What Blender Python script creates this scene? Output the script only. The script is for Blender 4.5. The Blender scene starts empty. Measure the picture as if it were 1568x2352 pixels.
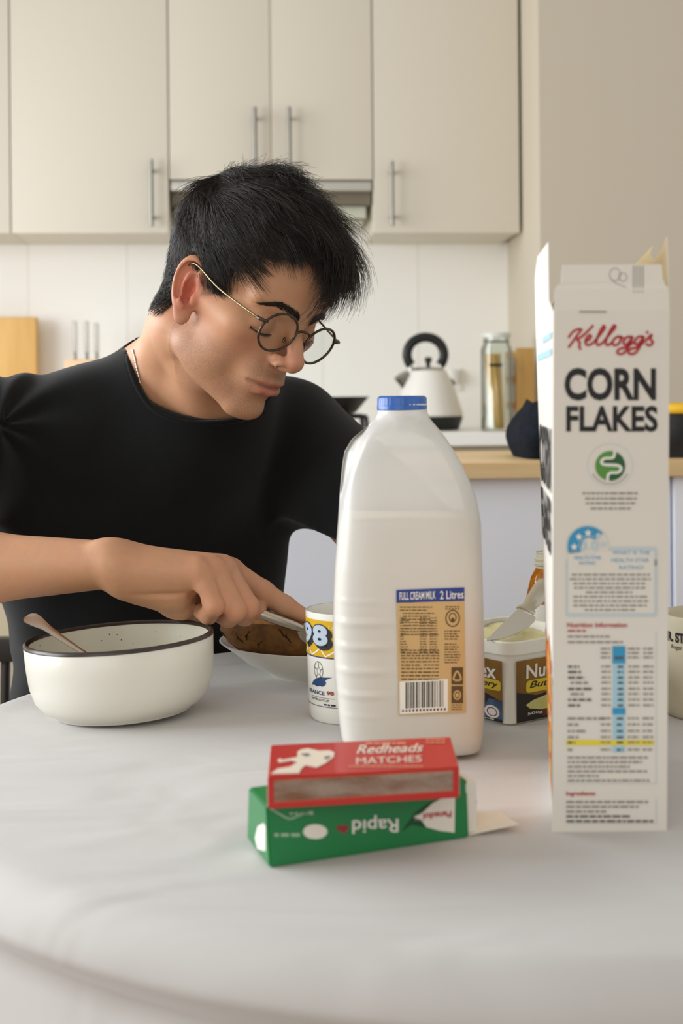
import bpy, bmesh, math, random
import numpy as np
from mathutils import Vector, Matrix, geometry

random.seed(7)
RNG = np.random.default_rng(7)
SC = bpy.context.scene
COL = SC.collection
PI = math.pi

# ------------------------------------------------------------------ camera
FPX = 3267.0                      # 50 mm lens on a 36 mm tall frame, 2352 px
HORIZON = 910.0
CAM_Z = 1.03
ROLL = math.radians(0.5)
cam_data = bpy.data.cameras.new('camera')
cam_data.sensor_fit = 'VERTICAL'
cam_data.sensor_height = 36.0
cam_data.sensor_width = 24.0
cam_data.lens = FPX / 2352.0 * 36.0
cam_data.shift_y = (HORIZON - 1176.0) / 2352.0
cam_data.clip_start = 0.02
cam_data.dof.use_dof = True
cam_data.dof.focus_distance = 1.36
cam_data.dof.aperture_fstop = 7.5
cam = bpy.data.objects.new('camera', cam_data)
COL.objects.link(cam)
cam.matrix_world = Matrix.Translation((0, 0, CAM_Z)) @ Matrix.Rotation(ROLL, 4, 'Y') @ Matrix.Rotation(PI / 2, 4, 'X')
SC.camera = cam

# ------------------------------------------------------------------ light
W = bpy.data.worlds.new('daylight')
SC.world = W
W.use_nodes = True
bg = W.node_tree.nodes['Background']
bg.inputs[0].default_value = (1.0, 0.955, 0.885, 1)
bg.inputs[1].default_value = 0.58


def area(name, loc, target, sx, sy, power, color):
    d = bpy.data.lights.new(name, 'AREA')
    d.shape = 'RECTANGLE'
    d.size, d.size_y, d.energy, d.color = sx, sy, power, color
    o = bpy.data.objects.new(name, d)
    COL.objects.link(o)
    o.location = loc
    o.rotation_euler = (Vector(target) - Vector(loc)).to_track_quat('-Z', 'Y').to_euler()
    return o


area('window_daylight', (-2.05, 2.45, 1.6), (0.2, 1.3, 0.85), 1.6, 1.4, 47, (0.95, 0.975, 1.0))
area('panel_fill', (-2.0, 1.15, 1.25), (0.6, 1.9, 0.85), 1.3, 1.0, 44, (0.90, 0.95, 1.0))  # added cool fill lamp, placed to brighten the white peninsula panel
area('front_fill', (-0.7, -1.1, 1.55), (0.1, 1.2, 0.85), 1.8, 1.5, 12.5, (1.0, 0.97, 0.92))  # added fill lamp behind the camera, lifts the camera-facing sides
SC.view_settings.view_transform = 'Standard'
SC.view_settings.look = 'None'
SC.view_settings.gamma = 1.0
SC.view_settings.use_curve_mapping = False
SC.view_settings.exposure = 0.0
try:
    SC.cycles.use_denoising = True
    SC.cycles.max_bounces = 12
    SC.cycles.diffuse_bounces = 9
    SC.cycles.transparent_max_bounces = 16
    SC.cycles.caustics_reflective = False
    SC.cycles.caustics_refractive = False
except Exception:
    pass


# ------------------------------------------------------------------ helpers
def ray(u, v):
    a = (u - 784.0) / FPX
    b = (HORIZON - v) / FPX
    c, s = math.cos(ROLL), math.sin(ROLL)
    return a * c + b * s, -a * s + b * c


def P(u, v, d):
    """World point at depth d (metres along +Y) seen at photo pixel u, v."""
    x, z = ray(u, v)
    return Vector((x * d, d, CAM_Z + z * d))


def PZ(u, v, z):
    """World point on the horizontal plane z seen at photo pixel u, v."""
    x, zz = ray(u, v)
    d = (z - CAM_Z) / zz
    return Vector((x * d, d, z))


KA = math.radians(4.0)            # the kitchen wall is turned slightly


def KW(x, y, z=0.0):
    c, s = math.cos(KA), math.sin(KA)
    return Vector((x * c - y * s, x * s + y * c, z))


def PK(u, v, D):
    """Kitchen-local (x, z) on the plane y_local = D."""
    X, Z = ray(u, v)
    c, s = math.cos(KA), math.sin(KA)
    t = D / (-X * s + c)
    return t * (X * c + s), CAM_Z + t * Z


def lin(c):
    return tuple((x / 12.92 if x <= 0.04045 else ((x + 0.055) / 1.055) ** 2.4) for x in c)


def rgb(r, g, b):
    return lin((r / 255.0, g / 255.0, b / 255.0)) + (1.0,)


MATS = {}


def mat(name, col, rough=0.5, metal=0.0, spec=0.5, noise=None, bump=None, coat=0.0, trans=0.0, ior=1.45, sheen=0.0, sss=0.0, alpha=1.0):
    """col: linear rgba. noise: (scale, other rgba, detail). bump: (scale, strength, distance)."""
    if name in MATS:
        return MATS[name]
    m = bpy.data.materials.new(name)
    m.use_nodes = True
    nt = m.node_tree
    b = nt.nodes['Principled BSDF']
    b.inputs['Base Color'].default_value = col
    b.inputs['Roughness'].default_value = rough
    b.inputs['Metallic'].default_value = metal
    b.inputs['Specular IOR Level'].default_value = spec
    b.inputs['IOR'].default_value = ior
    b.inputs['Coat Weight'].default_value = coat
    b.inputs['Transmission Weight'].default_value = trans
    b.inputs['Sheen Weight'].default_value = sheen
    b.inputs['Alpha'].default_value = alpha
    if sss:
        b.inputs['Subsurface Weight'].default_value = sss
        b.inputs['Subsurface Radius'].default_value = (1.0, 0.35, 0.2)
        b.inputs['Subsurface Scale'].default_value = 0.006
    if noise or bump:
        tc = nt.nodes.new('ShaderNodeTexCoord')
    if noise:
        n = nt.nodes.new('ShaderNodeTexNoise')
        n.inputs['Scale'].default_value = noise[0]
        n.inputs['Detail'].default_value = noise[2] if len(noise) > 2 else 4
        nt.links.new(tc.outputs['Object'], n.inputs['Vector'])
        r = nt.nodes.new('ShaderNodeValToRGB')
        r.color_ramp.elements[0].position = 0.35
        r.color_ramp.elements[1].position = 0.65
        r.color_ramp.elements[0].color = col
        r.color_ramp.elements[1].color = noise[1]
        nt.links.new(n.outputs['Fac'], r.inputs['Fac'])
        nt.links.new(r.outputs['Color'], b.inputs['Base Color'])
    if bump:
        n2 = nt.nodes.new('ShaderNodeTexNoise')
        n2.inputs['Scale'].default_value = bump[0]
        n2.inputs['Detail'].default_value = 5
        nt.links.new(tc.outputs['Object'], n2.inputs['Vector'])
        bp = nt.nodes.new('ShaderNodeBump')
        bp.inputs['Strength'].default_value = bump[1]
        bp.inputs['Distance'].default_value = bump[2]
        nt.links.new(n2.outputs['Fac'], bp.inputs['Height'])
        nt.links.new(bp.outputs['Normal'], b.inputs['Normal'])
    MATS[name] = m
    return m


def tag(o, label=None, cat=None, group=None, kind=None):
    if label: o['label'] = label
    if cat: o['category'] = cat
    if group: o['group'] = group
    if kind: o['kind'] = kind
    return o


def empty(name, loc=(0, 0, 0), rz=0.0):
    o = bpy.data.objects.new(name, None)
    o.empty_display_size = 0.02
    COL.objects.link(o)
    o.location = loc
    o.rotation_euler = (0, 0, rz)
    return o


def link_mesh(name, me, mats, parent=None, world=False):
    if not isinstance(mats, (list, tuple)):
        mats = [mats]
    for m in mats:
        me.materials.append(m)
    o = bpy.data.objects.new(name, me)
    COL.objects.link(o)
    if parent is not None:
        o.parent = parent
        if world:                       # geometry is in world space: undo the parent's placing
            p = parent
            mw = Matrix.Identity(4)
            while p is not None:
                mw = (Matrix.Translation(p.location) @ p.rotation_euler.to_matrix().to_4x4()) @ mw if p.type == 'EMPTY' else p.matrix_basis @ mw
                p = p.parent
            o.matrix_basis = mw.inverted()
    return o


def from_py(name, verts, faces, mats, parent=None, smooth=False, fmats=None, world=False):
    me = bpy.data.meshes.new(name)
    me.from_pydata([tuple(v) for v in verts], [], [tuple(f) for f in faces])
    if smooth:
        me.polygons.foreach_set('use_smooth', [True] * len(me.polygons))
    if fmats is not None:
        me.polygons.foreach_set('material_index', list(fmats))
    me.update()
    return link_mesh(name, me, mats, parent, world)


def from_bm(name, bm, mats, parent=None, smooth=False, world=False, angle=None):
    bmesh.ops.recalc_face_normals(bm, faces=bm.faces)
    me = bpy.data.meshes.new(name)
    bm.to_mesh(me)
    bm.free()
    if smooth:
        me.polygons.foreach_set('use_smooth', [True] * len(me.polygons))
        if angle:
            me.set_sharp_from_angle(angle=math.radians(angle))
    return link_mesh(name, me, mats, parent, world)


def bm_box(bm, lo, hi, bevel=0.0, seg=2):
    r = bmesh.ops.create_cube(bm, size=1.0)
    vs = r['verts']
    for v in vs:
        v.co = Vector([lo[i] + (v.co[i] + 0.5) * (hi[i] - lo[i]) for i in range(3)])
    if bevel > 0:
        es = list({e for v in vs for e in v.link_edges})
        bmesh.ops.bevel(bm, geom=es, offset=bevel, segments=seg, affect='EDGES', profile=0.7)
    return vs


def box(name, lo, hi, m, parent=None, bevel=0.0, seg=2, world=False):
    bm = bmesh.new()
    bm_box(bm, lo, hi, bevel, seg)
    return from_bm(name, bm, m, parent, smooth=bevel > 0, world=world, angle=40)


def bm_lathe(bm, prof, n=48, closed=False, c=(0, 0, 0)):
    """prof: list of (r, z)."""
    rings = []
    for r, z in prof:
        if r < 1e-6:
            rings.append([bm.verts.new((c[0], c[1], c[2] + z))])
        else:
            rings.append([bm.verts.new((c[0] + r * math.cos(2 * PI * i / n), c[1] + r * math.sin(2 * PI * i / n), c[2] + z)) for i in range(n)])
    pairs = list(zip(rings[:-1], rings[1:]))
    if closed:
        pairs.append((rings[-1], rings[0]))
    for a, b in pairs:
        for i in range(n):
            j = (i + 1) % n
            if len(a) == 1 and len(b) == 1:
                continue
            if len(a) == 1:
                bm.faces.new((a[0], b[i], b[j]))
            elif len(b) == 1:
                bm.faces.new((a[i], a[j], b[0]))
            else:
                bm.faces.new((a[i], a[j], b[j], b[i]))
    return rings


def lathe(name, prof, m, parent=None, n=48, closed=False, c=(0, 0, 0), world=False, angle=35):
    bm = bmesh.new()
    bm_lathe(bm, prof, n, closed, c)
    return from_bm(name, bm, m, parent, smooth=True, world=world, angle=angle)


def smooth_path(pts, sub=8, closed=False):
    pts = [Vector(p) for p in pts]
    out = []
    n = len(pts)
    rng = range(n if closed else n - 1)
    for i in rng:
        if closed:
            p0, p1, p2, p3 = pts[(i - 1) % n], pts[i], pts[(i + 1) % n], pts[(i + 2) % n]
        else:
            p0, p1, p2, p3 = pts[max(i - 1, 0)], pts[i], pts[i + 1], pts[min(i + 2, n - 1)]
        for k in range(sub):
            t = k / sub
            out.append(0.5 * ((2 * p1) + (p2 - p0) * t + (2 * p0 - 5 * p1 + 4 * p2 - p3) * t * t + (3 * p1 - p0 - 3 * p2 + p3) * t ** 3))
    if not closed:
        out.append(pts[-1])
    return out


def bm_tube(bm, pts, rad, n=10, closed=False, cap=True, flat=1.0, up=None):
    """rad: number or list."""
    pts = [Vector(p) for p in pts]
    m = len(pts)
    if not isinstance(rad, (list, tuple)):
        rad = [rad] * m
    nrm = None
    rings = []
    for i, p in enumerate(pts):
        if closed:
            t = (pts[(i + 1) % m] - pts[(i - 1) % m])
        else:
            t = pts[min(i + 1, m - 1)] - pts[max(i - 1, 0)]
        if t.length < 1e-9:
            t = Vector((0, 0, 1))
        t.normalize()
        if up is not None:
            nrm = Vector(up)
        elif nrm is None:
            nrm = Vector((0, 0, 1)) if abs(t.z) < 0.9 else Vector((1, 0, 0))
        nrm = (nrm - t * nrm.dot(t))
        if nrm.length < 1e-6:
            nrm = t.orthogonal()
        nrm.normalize()
        bi = t.cross(nrm)
        rings.append([bm.verts.new(p + (nrm * math.cos(2 * PI * k / n) * flat + bi * math.sin(2 * PI * k / n)) * rad[i]) for k in range(n)])
    pairs = list(zip(rings[:-1], rings[1:]))
    if closed:
        pairs.append((rings[-1], rings[0]))
    for a, b in pairs:
        for k in range(n):
            j = (k + 1) % n
            bm.faces.new((a[k], a[j], b[j], b[k]))
    if cap and not closed:
        bm.faces.new(rings[0][::-1])
        bm.faces.new(rings[-1])
    return rings


def tube(name, pts, rad, m, parent=None, n=10, closed=False, flat=1.0, up=None, world=False):
    bm = bmesh.new()
    bm_tube(bm, pts, rad, n, closed, True, flat, up)
    return from_bm(name, bm, m, parent, smooth=True, world=world, angle=50)


# ------------------------------------------------------------------ printed matter
_TEXT = {}


def text_geo(s, bold=0.0, shear=0.0):
    key = (s, bold, shear)
    if key in _TEXT:
        return _TEXT[key]
    cu = bpy.data.curves.new('glyphs', 'FONT')
    cu.body = s
    cu.offset = bold
    cu.shear = shear
    cu.resolution_u = 4
    o = bpy.data.objects.new('glyphs', cu)
    COL.objects.link(o)
    bpy.context.view_layer.update()
    dg = bpy.context.evaluated_depsgraph_get()
    ev = o.evaluated_get(dg)
    me = ev.to_mesh()
    v = np.array([(q.co.x, q.co.y) for q in me.vertices])
    f = [tuple(p.vertices) for p in me.polygons]
    ev.to_mesh_clear()
    bpy.data.objects.remove(o)
    bpy.data.curves.remove(cu)
    if len(v):
        lo, hi = v.min(0), v.max(0)
        v = (v - lo) / np.maximum(hi - lo, 1e-6)
    _TEXT[key] = (v, f)
    return v, f


class Print:
    """Flat printing laid on a face: pieces in 2-D, mapped by fn(u, v, lift) to 3-D, one mesh."""

    def __init__(self, fn, step=None):
        self.fn, self.bm, self.mats, self.step, self.flip = fn, bmesh.new(), [], step, None

    def _mi(self, m):
        if m not in self.mats:
            self.mats.append(m)
        return self.mats.index(m)

    def add(self, pts, faces, m, layer):
        mi = self._mi(m)
        tmp = bmesh.new()
        vs = [tmp.verts.new((p[0], p[1], 0)) for p in pts]
        for f in faces:
            if len(set(f)) < 3:
                continue
            try:
                tmp.faces.new([vs[i] for i in f])
            except ValueError:
                pass
        if self.step:
            us = [p[0] for p in pts]
            x = math.floor(min(us) / self.step) * self.step + self.step
            while x < max(us):
                bmesh.ops.bisect_plane(tmp, geom=tmp.verts[:] + tmp.edges[:] + tmp.faces[:], plane_co=(x, 0, 0), plane_no=(1, 0, 0))
                x += self.step
        mp = {}
        for v in tmp.verts:
            mp[v.index if False else v] = self.bm.verts.new(self.fn(v.co.x, v.co.y, layer))
        for f in tmp.faces:
            try:
                nf = self.bm.faces.new([mp[v] for v in f.verts])
                nf.material_index = mi
            except ValueError:
                pass
        tmp.free()

    def rect(self, u0, v0, u1, v1, m, layer=1):
        self.add([(u0, v0), (u1, v0), (u1, v1), (u0, v1)], [(0, 1, 2, 3)], m, layer)

    def quad(self, pts, m, layer=1):
        self.add(pts, [tuple(range(len(pts)))], m, layer)

    def poly(self, pts, m, layer=1):
        tri = geometry.tessellate_polygon([[Vector((p[0], p[1], 0)) for p in pts]])
        self.add(pts, tri, m, layer)

    def rrect(self, u0, v0, u1, v1, r, m, layer=1):
        pts = []
        sv = 1 if v1 > v0 else -1
        for cx, cy, a0 in ((u1 - r, v1 - r * sv, 0), (u0 + r, v1 - r * sv, 90), (u0 + r, v0 + r * sv, 180), (u1 - r, v0 + r * sv, 270)):
            for k in range(5):
                a = math.radians(a0 + k * 22.5)
                pts.append((cx + r * math.cos(a), cy + r * math.sin(a) * sv))
        self.add(pts, [tuple(range(len(pts)))], m, layer)

    def ell(self, cx, cy, rx, ry, m, layer=1, n=28, a0=0, a1=360):
        pts = [(cx + rx * math.cos(math.radians(a0 + (a1 - a0) * k / n)), cy + ry * math.sin(math.radians(a0 + (a1 - a0) * k / n))) for k in range(n if a1 - a0 == 360 else n + 1)]
        if a1 - a0 == 360:
            self.add(pts, [tuple(range(n))], m, layer)
        else:
            self.poly(pts + [(cx, cy)], m, layer)

    def ring(self, cx, cy, rx, ry, w, m, layer=1, n=36):
        pts, fs = [], []
        for k in range(n):
            a = 2 * PI * k / n
            pts.append((cx + rx * math.cos(a), cy + ry * math.sin(a)))
            pts.append((cx + (rx - w) * math.cos(a), cy + (ry - w) * math.sin(a)))
        for k in range(n):
            j = (k + 1) % n
            fs.append((2 * k, 2 * j, 2 * j + 1, 2 * k + 1))
        self.add(pts, fs, m, layer)

    def stroke(self, pts, w, m, layer=1, sub=6, closed=False):
        pts = smooth_path([(p[0], p[1], 0) for p in pts], sub, closed)
        v, f = [], []
        n = len(pts)
        for i, p in enumerate(pts):
            t = (pts[(i + 1) % n] - pts[i - 1]) if closed else (pts[min(i + 1, n - 1)] - pts[max(i - 1, 0)])
            if t.length < 1e-9:
                t = Vector((1, 0, 0))
            t.normalize()
            q = Vector((-t.y, t.x, 0)) * w / 2
            v += [(p.x + q.x, p.y + q.y), (p.x - q.x, p.y - q.y)]
        for i in range(n if closed else n - 1):
            j = (i + 1) % n
            f.append((2 * i, 2 * j, 2 * j + 1, 2 * i + 1))
        self.add(v, f, m, layer)

    def text(self, s, u0, v0, u1, v1, m, layer=2, bold=0.0, shear=0.0, rot=0.0, skew=0.0):
        """Letters stretched to fill the box; v0 is the foot of the letters, v1 the top."""
        v, f = text_geo(s, bold, shear)
        if not len(v):
            return
        w, h = u1 - u0, v1 - v0
        q = np.stack([u0 + v[:, 0] * w, v0 + v[:, 1] * h + skew * v[:, 0]], 1)
        self.add([tuple(x) for x in q], f, m, layer)

    def small(self, u0, u1, v, h, m, layer=2, fill=0.8, align='l', rnd=None):
        """A line of print too small to read: word-long dashes."""
        r = rnd or random
        L = (u1 - u0) * fill
        x = u0 if align == 'l' else (u1 - L if align == 'r' else (u0 + u1 - L) / 2)
        e = x + L
        while x < e - 1e-9:
            wl = min(e - x, abs(h) * r.uniform(1.2, 4.5))
            self.rect(x, v, x + wl, v + h, m, layer)
            x += wl + abs(h) * 0.7

    def build(self, name, parent=None, world=False, flip=False):
        if flip:
            bmesh.ops.reverse_faces(self.bm, faces=self.bm.faces)
        me = bpy.data.meshes.new(name)
        self.bm.to_mesh(me)
        self.bm.free()
        return link_mesh(name, me, self.mats, parent, world)


# ------------------------------------------------------------------ common materials
M_WHITE = mat('white_print', rgb(236, 234, 226), 0.5)
M_BLACK = mat('black_print', rgb(28, 26, 26), 0.5)
M_GREYP = mat('grey_print', rgb(120, 116, 110), 0.6)
M_CAB = mat('cream_laminate', rgb(213, 206, 191), 0.42, spec=0.35)
M_WALL = mat('wall_paint', rgb(204, 195, 178), 0.8, spec=0.2, bump=(180, 0.04, 0.001))
M_STEEL = mat('brushed_steel', rgb(190, 188, 182), 0.3, 1.0)
M_STEELD = mat('dark_steel', rgb(150, 148, 140), 0.35, 1.0)
# ------------------------------------------------------------------ room shell
def kobj(o, x=0, y=0, z=0):
    o.location = KW(x, y, z)
    o.rotation_euler = (0, 0, KA)
    return o


def struct(o, label=None):
    o['kind'] = 'structure'
    return o


D_WALL, D_DOOR = 4.0, 3.70
Z_TOP = 2.75
X_LEFT, X_RIGHT = -1.75, PK(1166, 700, D_WALL)[0]


def tile_material():
    m = bpy.data.materials.new('white_tile')
    m.use_nodes = True
    nt = m.node_tree
    b = nt.nodes['Principled BSDF']
    tc = nt.nodes.new('ShaderNodeTexCoord')
    mp = nt.nodes.new('ShaderNodeMapping')
    mp.inputs['Rotation'].default_value = (PI / 2, 0, 0)
    mp.inputs['Location'].default_value = (0.045, 0.45, 0)
    br = nt.nodes.new('ShaderNodeTexBrick')
    br.offset = 0.0
    br.inputs['Scale'].default_value = 1.0
    br.inputs['Brick Width'].default_value = 0.272
    br.inputs['Row Height'].default_value = 1.3
    br.inputs['Mortar Size'].default_value = 0.0022
    br.inputs['Mortar Smooth'].default_value = 0.3
    br.inputs['Color1'].default_value = rgb(246, 245, 241)
    br.inputs['Color2'].default_value = rgb(244, 243, 239)
    br.inputs['Mortar'].default_value = rgb(229, 227, 221)
    nt.links.new(tc.outputs['Object'], mp.inputs['Vector'])
    nt.links.new(mp.outputs['Vector'], br.inputs['Vector'])
    nt.links.new(br.outputs['Color'], b.inputs['Base Color'])
    b.inputs['Roughness'].default_value = 0.3
    b.inputs['Specular IOR Level'].default_value = 0.4
    return m


M_TILE = tile_material()
struct(kobj(box('wall_back', (X_LEFT, D_WALL, 0), (X_RIGHT, D_WALL + 0.1, Z_TOP), M_TILE)))
# wall end to the right: side face runs back to the corner, front face looks at the camera
D_PIL = 3.42
xp = PK(1238, 300, D_PIL)[0]
vs = [(X_RIGHT, D_WALL + 0.1), (X_RIGHT, D_WALL), (xp, D_PIL), (2.2, D_PIL), (2.2, D_WALL + 0.1)]
bm = bmesh.new()
lo = [bm.verts.new((x, y, 0)) for x, y in vs]
hi = [bm.verts.new((x, y, Z_TOP)) for x, y in vs]
bm.faces.new(lo[::-1]); bm.faces.new(hi)
for i in range(5):
    bm.faces.new((lo[i], lo[(i + 1) % 5], hi[(i + 1) % 5], hi[i]))
struct(kobj(from_bm('wall_right', bm, M_WALL)))
# left wall with the window opening the daylight comes through
WY0, WY1, WZ0, WZ1 = 0.55, 3.3, 0.9, 2.5
bm = bmesh.new()
for lo_, hi_ in (((X_LEFT - 0.1, -0.6, 0), (X_LEFT, WY0, Z_TOP)), ((X_LEFT - 0.1, WY1, 0), (X_LEFT, D_WALL + 0.1, Z_TOP)),
                 ((X_LEFT - 0.1, WY0, 0), (X_LEFT, WY1, WZ0)), ((X_LEFT - 0.1, WY0, WZ1), (X_LEFT, WY1, Z_TOP))):
    bm_box(bm, lo_, hi_)
struct(kobj(from_bm('wall_left', bm, M_WALL)))
M_FLOOR = mat('floor_boards', rgb(150, 118, 86), 0.5, noise=(6, rgb(128, 98, 68)))
struct(box('floor', (-2.6, -0.8, -0.1), (2.6, 4.6, 0), M_FLOOR))

# ------------------------------------------------------------------ wall cabinets
DOOR_T = 0.018
ZB_TALL = PK(600, 537, D_DOOR)[1]
ZB_MID = PK(600, 414, D_DOOR)[1]


def handle(door, x, z0, z1, y):
    bm = bmesh.new()
    bm_tube(bm, [(x, y - 0.034, z0), (x, y - 0.034, z1)], 0.0055, 12)
    for z in (z0 + 0.026, z1 - 0.026):
        bm_tube(bm, [(x, y - 0.034, z), (x, y, z)], 0.0045, 8)
    return from_bm('handle', bm, M_STEELD, door, smooth=True, angle=40)


def cabinet(name_label, x0, x1, zb, zt, doors, handles, group='cream wall cabinets'):
    t = empty('wall_cabinet', KW((x0 + x1) / 2, D_WALL, zb), KA)
    tag(t, name_label, 'cabinet', group)
    cx = (x0 + x1) / 2
    dy = D_DOOR - D_WALL
    box('body', (x0 - cx + 0.001, dy + 0.0045, 0.0045), (x1 - cx - 0.001, 0, zt - zb), M_CAB, t, 0.001)
    for (a, b), hd in zip(doors, handles):
        d = box('door', (a - cx + 0.002, dy, 0.002), (b - cx - 0.002, dy + DOOR_T, zt - zb - 0.002), M_CAB, t, 0.0015)
        if hd:
            handle(d, hd[0] - cx, hd[1] - zb, hd[2] - zb, dy)
    return t


kx = lambda u, v=300: PK(u, v, D_DOOR)[0]
kz = lambda v: PK(600, v, D_DOOR)[1]
DH = D_DOOR - 0.034
hx = lambda u, v: PK(u, v, DH)[0]
hz = lambda u, v: PK(u, v, DH)[1]
XA, XB, XC, XD, XE = kx(23), kx(387), kx(621, 200), kx(856), kx(1193)
cabinet('cream wall cabinet cut off by the left edge, above the chopping board', X_LEFT + 0.005, XA, ZB_TALL, Z_TOP, [(X_LEFT + 0.005, XA)], [None])
cabinet('tall cream wall cabinet above the three knives, one bar handle at its lower right', XA, XB, ZB_TALL, Z_TOP, [(XA, XB)], [(hx(347, 440), hz(347, 520), hz(347, 366))])
cabinet('cream two-door wall cabinet above the range hood, handles side by side', XB, XD, ZB_MID, Z_TOP, [(XB, XC), (XC, XD)],
        [(hx(585, 320), hz(585, 398), hz(585, 246)), (hx(664, 320), hz(664, 398), hz(664, 246))])
cabinet('cream wall cabinet above the kettle, next to the plain wall, handle at its lower left', XD, XE, ZB_TALL, Z_TOP, [(XD, XE)], [(hx(900, 440), hz(900, 519), hz(900, 370))])

# range hood under the two-door cabinet
rh = empty('range_hood', KW((XB + XD) / 2, D_WALL, kz(500)), KA)
tag(rh, 'slim grey range hood under the two-door cabinet behind the man', 'range hood')
hw = (XD - XB) / 2 - 0.004
zb = kz(500)
M_HOODD = mat('hood_filter', rgb(126, 118, 102), 0.6, 0.3)
M_HOODL = mat('hood_light_cover', rgb(206, 208, 190), 0.25)
dyh = D_DOOR - D_WALL
box('front_panel', (-hw, dyh + 0.005, kz(437) - zb), (hw, -0.01, ZB_MID - zb - 0.002), mat('hood_front', rgb(196, 194, 184), 0.35, 0.4), rh, 0.002)
box('filter', (-hw, dyh + 0.03, kz(466) - zb), (hw, -0.02, kz(437) - zb), M_HOODD, rh, 0.002)
box('light_cover', (-hw + 0.01, dyh + 0.06, kz(497) - zb), (hw - 0.01, -0.03, kz(466) - zb), M_HOODL, rh, 0.006)
box('lower_lip', (-hw + 0.006, dyh + 0.055, kz(501) - zb), (hw - 0.006, dyh + 0.066, kz(496) - zb), M_HOODD, rh, 0.001)

# ------------------------------------------------------------------ base units, counter, peninsula
Z_CNT = 0.941
D_CNT = 3.36
M_LAM = mat('white_laminate', rgb(244, 244, 240), 0.4)
M_LAMB = mat('beige_panel', rgb(196, 186, 160), 0.55)
xw0 = X_RIGHT - 0.004
xw1 = X_RIGHT + (xp - X_RIGHT) * (D_WALL - D_CNT) / (D_WALL - D_PIL) - 0.006 if D_CNT >= D_PIL else xp - 0.006
bm = bmesh.new()
pl4 = [(X_LEFT + 0.002, D_CNT), (xp - 0.006, D_CNT), (xp - 0.006, D_PIL), (xw0, D_WALL - 0.002), (X_LEFT + 0.002, D_WALL - 0.002)]
lo = [bm.verts.new((x, y, Z_CNT - 0.032)) for x, y in pl4]
hi = [bm.verts.new((x, y, Z_CNT)) for x, y in pl4]
bm.faces.new(lo[::-1]); bm.faces.new(hi)
for i in range(5):
    bm.faces.new((lo[i], lo[(i + 1) % 5], hi[(i + 1) % 5], hi[i]))
bmesh.ops.bevel(bm, geom=bm.edges[:], offset=0.002, segments=2, affect='EDGES')
ct = tag(kobj(from_bm('kitchen_counter', bm, M_LAM, smooth=True, angle=35)), 'white kitchen counter along the tiled wall under the kettle', 'counter')
bxs = np.linspace(X_LEFT + 0.004, X_RIGHT - 0.07, 6)
for i in range(5):
    t = empty('base_cabinet', KW((bxs[i] + bxs[i + 1]) / 2, D_WALL - 0.3, 0), KA)
    tag(t, ['beige base cabinet under the counter, at the far left behind the chair', 'beige base cabinet under the chopping board',
            'beige base cabinet under the counter, hidden behind the man', 'beige base cabinet below the cooktop pan', 'beige base cabinet below the kettle, behind the white peninsula'][i], 'cabinet', 'base cabinets')
    w = (bxs[i + 1] - bxs[i]) / 2
    box('body', (-w + 0.001, -0.30, 0.1), (w - 0.001, 0.29, Z_CNT - 0.033), M_LAMB, t)
    for k in range(2):
        a, b = (-w, 0) if k == 0 else (0, w)
        d = box('door', (a + 0.003, -0.32, 0.12), (b - 0.003, -0.302, Z_CNT - 0.05), M_LAMB, t, 0.002)
        for q in range(1, 4):
            x = a + (b - a) * q / 4
            box('groove', (x - 0.003, -0.3225, 0.14), (x + 0.003, -0.3195, Z_CNT - 0.07), mat('panel_groove', rgb(150, 138, 112), 0.7), d)

D_P0, D_P1 = 2.12, 2.58
M_OAK = mat('oak_block', rgb(206, 172, 124), 0.4, noise=(5, rgb(188, 148, 98), 6))


def wood(name, c1, c2, axis=0, scale=9.0, stretch=14.0, rough=0.45):
    m = bpy.data.materials.new(name)
    m.use_nodes = True
    nt = m.node_tree
    b = nt.nodes['Principled BSDF']
    tc = nt.nodes.new('ShaderNodeTexCoord')
    mp = nt.nodes.new('ShaderNodeMapping')
    sc = [stretch] * 3
    sc[axis] = 1.0
    mp.inputs['Scale'].default_value = sc
    n = nt.nodes.new('ShaderNodeTexNoise')
    n.inputs['Scale'].default_value = scale
    n.inputs['Detail'].default_value = 5
    r = nt.nodes.new('ShaderNodeValToRGB')
    r.color_ramp.elements[0].position = 0.3
    r.color_ramp.elements[1].position = 0.7
    r.color_ramp.elements[0].color = c1
    r.color_ramp.elements[1].color = c2
    nt.links.new(tc.outputs['Object'], mp.inputs['Vector'])
    nt.links.new(mp.outputs['Vector'], n.inputs['Vector'])
    nt.links.new(n.outputs['Fac'], r.inputs['Fac'])
    nt.links.new(r.outputs['Color'], b.inputs['Base Color'])
    b.inputs['Roughness'].default_value = rough
    return m


M_OAK = wood('oak_worktop', rgb(236, 208, 160), rgb(214, 176, 120), 0, 3.0, 9.0)
M_BAM = wood('bamboo', rgb(226, 184, 112), rgb(208, 162, 88), 2, 3.0, 10.0)
xl = PK(330, 1050, D_P0)[0]
xr = 1.6
zt = PK(1160, 1063, D_P0)[1]
zb = PK(1160, 1099, D_P0)[1]
pn = empty('peninsula', KW((xl + xr) / 2, (D_P0 + D_P1) / 2, 0), KA)
tag(pn, 'white panelled peninsula with a pale oak top behind the milk bottle', 'peninsula')
cx, cy = (xl + xr) / 2, (D_P0 + D_P1) / 2
box('worktop', (xl - cx, D_P0 - cy, zb), (xr - cx, D_P1 - cy, zt), M_OAK, pn, 0.002)
x2 = PK(1556, 1200, D_P0)[0]
M_PAN = mat('cool_white_panel', rgb(244, 247, 255), 0.45)
box('back_panel', (xl - cx + 0.02, D_P0 - cy + 0.03, 0.0), (x2 - cx - 0.002, D_P1 - cy - 0.02, zb), M_PAN, pn, 0.002)
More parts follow.
